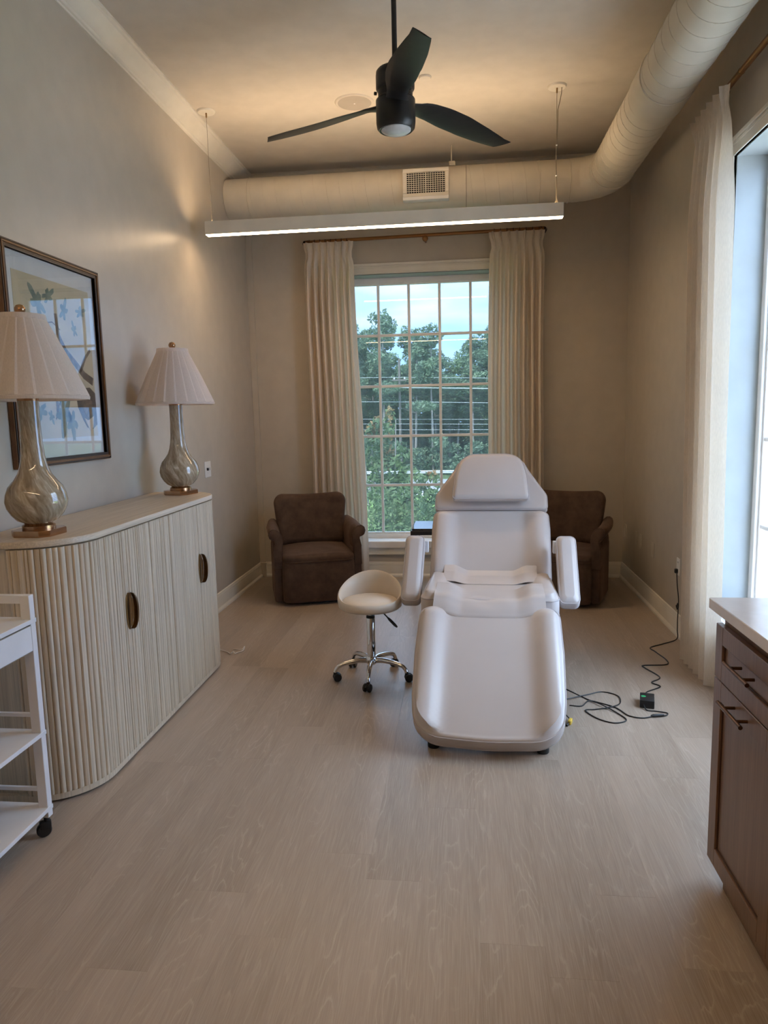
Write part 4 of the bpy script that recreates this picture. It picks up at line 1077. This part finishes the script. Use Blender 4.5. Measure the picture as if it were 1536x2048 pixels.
coil = smooth_path([(.905, 3.555, .02), (.915, 3.52, r2), (.955, 3.51, r2), (1.005, 3.49, r2), (.985, 3.455, r2+.002), (.93, 3.445, r2+.002), (.87, 3.425, r2), (.81, 3.45, r2), (.77, 3.54, r2), (.70, 3.60, r2), (.645, 3.61, r2+.006), (.60, 3.555, r2), (.54, 3.56, r2)])
dc = tag(obj('cable', MB().tube(coil, r2, 8), MBLK), 'thin black lead from adapter with an inline connector', 'cable')
obj('connector', MB().tube([(.915, 3.441, .008), (.925, 3.443, .008), (.965, 3.452, .008), (.98, 3.456, .008)], [.005, .008, .008, .005], 10), MBLK, dc)
loop = smooth_path([(.50, 3.80, .02), (.56, 3.77, r2), (.64, 3.65, r2), (.70, 3.565, r2+.006), (.77, 3.46, r2), (.785, 3.39, r2), (.72, 3.36, r2), (.65, 3.41, r2), (.61, 3.50, r2), (.66, 3.515, r2), (.735, 3.53, r2+.007), (.80, 3.60, r2), (.81, 3.70, r2), (.74, 3.75, r2), (.66, 3.71, r2), (.56, 3.64, r2+.006), (.50, 3.62, r2)])
tag(obj('cable', MB().tube(loop, r2, 8), MBLK), 'black cable looped on floor right of treatment chair', 'cable')
m = MB().box(-.008, .008, -.02, .02, 0, .022, .003, 1, TR(.512, 3.345, .001) @ RZ(rad(-20)))
yc = tag(obj('cable_connector', m, MYEL, None, None), 'small yellow and black connector by right chair foot', 'connector')
obj('boot', MB().tube([(.500, 3.325, .008), (.49, 3.31, .006)], .006, 8), MBLK, yc); obj('lead', MB().tube([(.516, 3.365, .012), (.508, 3.40, .012), (.50, 3.45, .006)], .003, 6), MBLK, yc)
m = MB().tube(smooth_path([(-1.60, 4.35, .004), (-1.52, 4.30, .004), (-1.485, 4.255, .008), (-1.47, 4.27, .018), (-1.455, 4.25, .012), (-1.45, 4.29, .004), (-1.425, 4.33, .006), (-1.43, 4.38, .016), (-1.44, 4.35, .004), (-1.50, 4.36, .004)]), .003, 6)
tag(obj('charging_cable', m, MCLEAR), 'small tangle of white cable on floor behind sideboard', 'cable')
# ---------------------------------------------------------------- outdoors
GZ = -4.5
def ground(name, mb, mat, label): return struct(name, mb, mat, label)
ground('lawn', MB().box(-60, 60, 7.2, 54, GZ-.3, GZ), MGRASS, 'bright green lawn outside below the window')
ground('apron', MB().box(1.8, 60, -40, 7.2, GZ-.3, GZ), MCONC, 'unseen pale concrete ground outside the right wall, added for neutral bounce light')  # unseen concrete, put in to keep green bounce light out of the room
ground('road', MB().box(-120, 120, 54, 66, GZ-.3, GZ+.02), MROAD, 'grey road beyond the lawn')
ground('pavement', MB().box(-120, 120, 52.4, 54, GZ-.3, GZ+.06), MCONC, 'pale kerb strip along the road')
ground('verge', MB().box(-140, 140, 66, 190, GZ-.3, GZ+.05), MVERGE, 'dark verge under the forest trees')
gr = thing('guardrail', 'galvanised roadside guardrail in front of the forest', 'guardrail', (-4, 67, GZ))
def wave(x): return [(x, 67.0, GZ+.45), (x, 66.92, GZ+.52), (x, 67.0, GZ+.60), (x, 66.92, GZ+.68), (x, 67.0, GZ+.76), (x, 67.02, GZ+.76), (x, 67.02, GZ+.45)]
obj('beam', MB().ringed([[Vector(p) for p in wave(x)] for x in (-30, 22)]), MGALV, gr, None)
for k in range(27):
    obj('post', MB().box(-30+2*k-.07, -30+2*k+.07, 67.02, 67.14, GZ, GZ+.78), MGALV, gr, None)

def leafcloud(rnd, blobs, n, size, flatz=.6):
    m = MB(); tot = sum(b[3]*b[4]*b[5] for b in blobs)
    vs, fs = [], []
    for (bx, by, bz, rx, ry, rz) in blobs:
        k = max(4, int(n*rx*ry*rz/tot))
        for _ in range(k):
            while True:
                d = Vector((rnd.uniform(-1, 1), rnd.uniform(-1, 1), rnd.uniform(-1, 1)))
                if .05 < d.length < 1: break
            q = d.normalized()*(d.length**.45)
            c = Vector((bx+q.x*rx, by+q.y*ry, bz+q.z*rz))
            nn = (Vector((rnd.gauss(0, 1), rnd.gauss(0, 1), rnd.gauss(0, 1)+flatz))).normalized()
            x = nn.orthogonal().normalized(); y = nn.cross(x); a = rnd.uniform(0, 6.28); x, y = x*cos(a)+y*sin(a), y*cos(a)-x*sin(a)
            s = size*rnd.uniform(.6, 1.3); i = len(vs)
            vs += [tuple(c-x*s), tuple(c-y*s*.42+x*s*.1), tuple(c+x*s), tuple(c+y*s*.42-x*s*.1)]; fs.append((i, i+1, i+2, i+3))
    return m.add(vs, fs)
def trunk(pts, r0, r1): return MB().tube(pts, [lerp(r0, r1, k/(len(pts)-1)) for k in range(len(pts))], 7)
def forest_tree(kind, h, seed):
    rnd = random.Random(seed)
    t = thing('forest_tree', 'x', 'tree', (0, 0, 0))
    lean = rnd.uniform(-.4, .4)
    obj('trunk', trunk([(0, 0, -.2), (lean*.3, 0, h*.3), (lean*.7, .1, h*.6), (lean, 0, h*.92)], .14 if kind == 'pine' else .2, .05), MBARK, t)
    bl = []
    if kind == 'pine':
        for k in range(22):
            z = h*rnd.uniform(.46, .98); r = lerp(2.5, .7, (z/h-.5)*2); a = rnd.uniform(0, 6.28); q = rnd.uniform(.2, 1)*r
            bl.append((lean*z/h+q*cos(a), q*sin(a), z, r*.55, r*.55, .55))
        n, s = 5200, .20
    else:
        for k in range(26):
            z = h*rnd.uniform(.10, .93); r = 2.6*math.sqrt(max(.1, 1-((z/h-.5)/.5)**2)); a = rnd.uniform(0, 6.28); q = rnd.uniform(.1, .9)*r
            bl.append((lean*z/h+q*cos(a), q*sin(a), z, 1.25, 1.25, 1.05))
        n, s = 8000, .20
    obj('foliage', leafcloud(rnd, bl, n, s), MLEAF1 if kind == 'pine' else MLEAF2, t, None)
    for k in range(5):
        z = h*rnd.uniform(.4, .8); a = rnd.uniform(0, 6.28); l = rnd.uniform(.9, 2)
        if k < 3: obj('branch', trunk([(lean*z/h, 0, z), (lean*z/h+l*cos(a)*.5, l*sin(a)*.5, z+.3), (lean*z/h+l*cos(a), l*sin(a), z+.5)], .06, .02), MBARK, t)
    return t
protos = [forest_tree('pine', 16.5, 1), forest_tree('pine', 15.5, 2), forest_tree('broad', 14.5, 3), forest_tree('broad', 12.5, 4), forest_tree('pine', 17, 5), forest_tree('broad', 15.5, 6)]
LBL = {'pine': 'tall thin-trunked pine in the forest row beyond the road', 'broad': 'leafy broad-crowned tree in the forest row beyond the road'}
KIND = ['pine', 'pine', 'broad', 'broad', 'pine', 'broad']
rnd = random.Random(21); first = set()
spots = []
for row, (y, step) in enumerate(((72, 2.7), (77, 2.9), (83, 3.0), (90, 3.0), (98, 3.2))):
    x = -24+row*.9
    while x < 19:
        spots.append((x+rnd.uniform(-.8, .8), y+rnd.uniform(-1.6, 1.6), row)); x += step
for i, (x, y, row) in enumerate(spots):
    k = rnd.randrange(6)
    if row < 2: k = rnd.choice((0, 1, 4))
    if row >= 3: k = rnd.choice((2, 5, 2, 3))
    u = x/y*80
    gap = 1-.26*math.exp(-((u+.9)/1.9)**2)      # lower canopy where the sky dips
    hi = 1+.02*math.exp(-((u+9)/2.5)**2)+.04*math.exp(-((u-4)/2)**2)
    s = rnd.uniform(.84, .96)*gap*hi
    if k not in first: o = protos[k]; first.add(k)
    else: o = copy_tree(protos[k])
    o.location = (x, y, GZ+.05); o.rotation_euler = (0, 0, rnd.uniform(0, 6.28)); o.scale = (1.05, 1.05, s)
    o['label'] = LBL[KIND[k]]; o['group'] = 'pines of the forest row' if KIND[k] == 'pine' else 'broad trees of the forest row'
# understory shrubs
def shrub(name, seed, n, size, rad_, h, mat, label, loc, group=None, twigs=4, blobs=9):
    rr = random.Random(seed); t = thing(name, label, 'shrub' if 'shrub' in name else 'tree', loc, 0, group)
    for k in range(twigs):
        a = rr.uniform(0, 6.28); q = rr.uniform(.2, .6)*rad_
        obj('stem', trunk([Vector(loc)+Vector((0, 0, 0)), Vector(loc)+Vector((q*.5*cos(a), q*.5*sin(a), h*.4)), Vector(loc)+Vector((q*cos(a), q*sin(a), h*.8))], .022*h/2, .008), MBARK, t)
    bl = []
    for k in range(blobs):
        z = h*rr.uniform(.2, .9); a = rr.uniform(0, 6.28); q = rr.uniform(.1, .75)*rad_
        bl.append((loc[0]+q*cos(a), loc[1]+q*sin(a), loc[2]+z, rad_*.42, rad_*.42, h*.17))
    obj('foliage', leafcloud(rr, bl, n, size), mat, t, None)
    return t
us = shrub('roadside_shrub', 7, 1500, .22, 1.9, 3.4, MLEAF1, 'dark undergrowth shrub below the forest pines', (0, 69.5, GZ+.05), 'undergrowth along the forest edge')
for k in range(17):
    o = us if k == 0 else copy_tree(us)
    o.location = (-21+k*2.35+rnd.uniform(-.5, .5), 70+rnd.uniform(-.6, 1.2), GZ+.05); o.rotation_euler = (0, 0, rnd.uniform(0, 6)); o.scale = (1, 1, rnd.uniform(.6, 1.3))
# ornamental tree close to the window
NT = Vector((-1.75, 16.0, GZ))
nt_ = thing('ornamental_tree', 'young multi-stem tree with reddish leaf tips close outside the window', 'tree', NT)
rr = random.Random(17)
stems = []
for k in range(6):
    a = rr.uniform(0, 6.28); q = rr.uniform(.15, .55)
    p = [NT, NT+Vector((q*.3*cos(a), q*.3*sin(a), 2.0)), NT+Vector((q*.8*cos(a), q*.8*sin(a), 4.0)), NT+Vector((q*cos(a), q*sin(a), 5.4+rr.uniform(-.5, .5)))]
    obj('stem', trunk(p, .035, .01), MBARK, nt_)
def at(px, z, y=16.0): return px
bl = []
for (x, z, r, h_) in ((-1.85, 1.05, .28, .38), (-1.62, 1.35, .16, .30), (-1.9, .55, .42, .32), (-1.65, .25, .40, .35), (-1.35, .62, .25, .16), (-1.8, -.15, .48, .34), (-1.45, -.25, .42, .36), (-1.15, .05, .30, .30), (-.72, -.02, .26, .22), (-.95, -.35, .34, .30), (-1.6, -.75, .55, .36), (-1.1, -.8, .52, .36), (-.65, -.45, .28, .3)):
    bl.append((x, 16+rr.uniform(-.25, .25), z, r, r, h_))
obj('foliage', leafcloud(rr, bl, 4800, .07), MLEAF3, nt_, None)
bl = [(-1.9, 16, 1.28, .16, .16, .22), (-1.6, 16, 1.5, .10, .1, .22), (-1.66, 15.95, .7, .16, .1, .42), (-.66, 16, .15, .12, .12, .12), (-2.05, 16, 1.1, .12, .12, .2)]
obj('new_leaves', leafcloud(rr, bl, 520, .05), MLEAFR, nt_, None)
shrub('garden_shrub', 31, 3600, .05, .75, 2.7, MLEAF3, 'grey-green shrub outside, low left in the window', (-1.45, 13.2, -2.6), 'shrubs outside the window', 6, 14)
shrub('garden_shrub', 32, 3200, .05, .7, 2.3, MLEAF3, 'grey-green shrub outside, beside the black side table', (-.62, 13.6, -2.6), 'shrubs outside the window', 6, 14)
struct('bank', MB().box(-9, 9, 11.5, 15.2, GZ, -2.55), MVERGE, 'planted bank below the window')
# pole and lines
pl = thing('utility_pole', 'pale utility pole among the forest trees', 'pole', (-5.9, 69, GZ))
obj('mast', trunk([(-5.9, 69, GZ), (-5.9, 69, 1), (-5.9, 69, 6.8)], .15, .11), MPOLE, pl)
obj('crossarm', MB().box(-6.6, -5.2, 68.9, 69.0, 4.75, 4.9), MPOLE, pl, None)
for x in (-6.4, -5.4): obj('insulator', MB().lathe([(0, 0), (.06, 0), (.09, .1), (.05, .2), (0, .22)], (x, 68.95, 4.9), 10), MWHITE, pl)
lines = [((-22, 5.2), (-5.6, 5.05), (16, 4.2), .025), ((-22, 4.6), (-6, 4.1), (16, 3.3), .055), ((-22, 3.1), (-5.9, 2.75), (16, 1.95), .03), ((-22, .9), (-5.9, .65), (16, .1), .022), ((-22, .4), (-5.9, .1), (16, -.3), .025), ((-22, -.1), (-5.9, -.4), (16, -.7), .022), ((-22, 1.5), (-5.9, 1.1), (16, .6), .02)]
nm = ['topmost', 'second and thickest', 'third', 'sixth', 'seventh', 'lowest', 'fourth']
for k, (a, b, c, r) in enumerate(lines):
    pts = smooth_path([(a[0], 68.6, a[1]), (b[0], 68.6, b[1]), (c[0], 68.6, c[1])], 10)
    tag(obj('power_line', MB().tube(pts, r, 5), MCABLE), nm[k]+' overhead cable crossing in front of the forest', 'cable', 'overhead cables by the road')
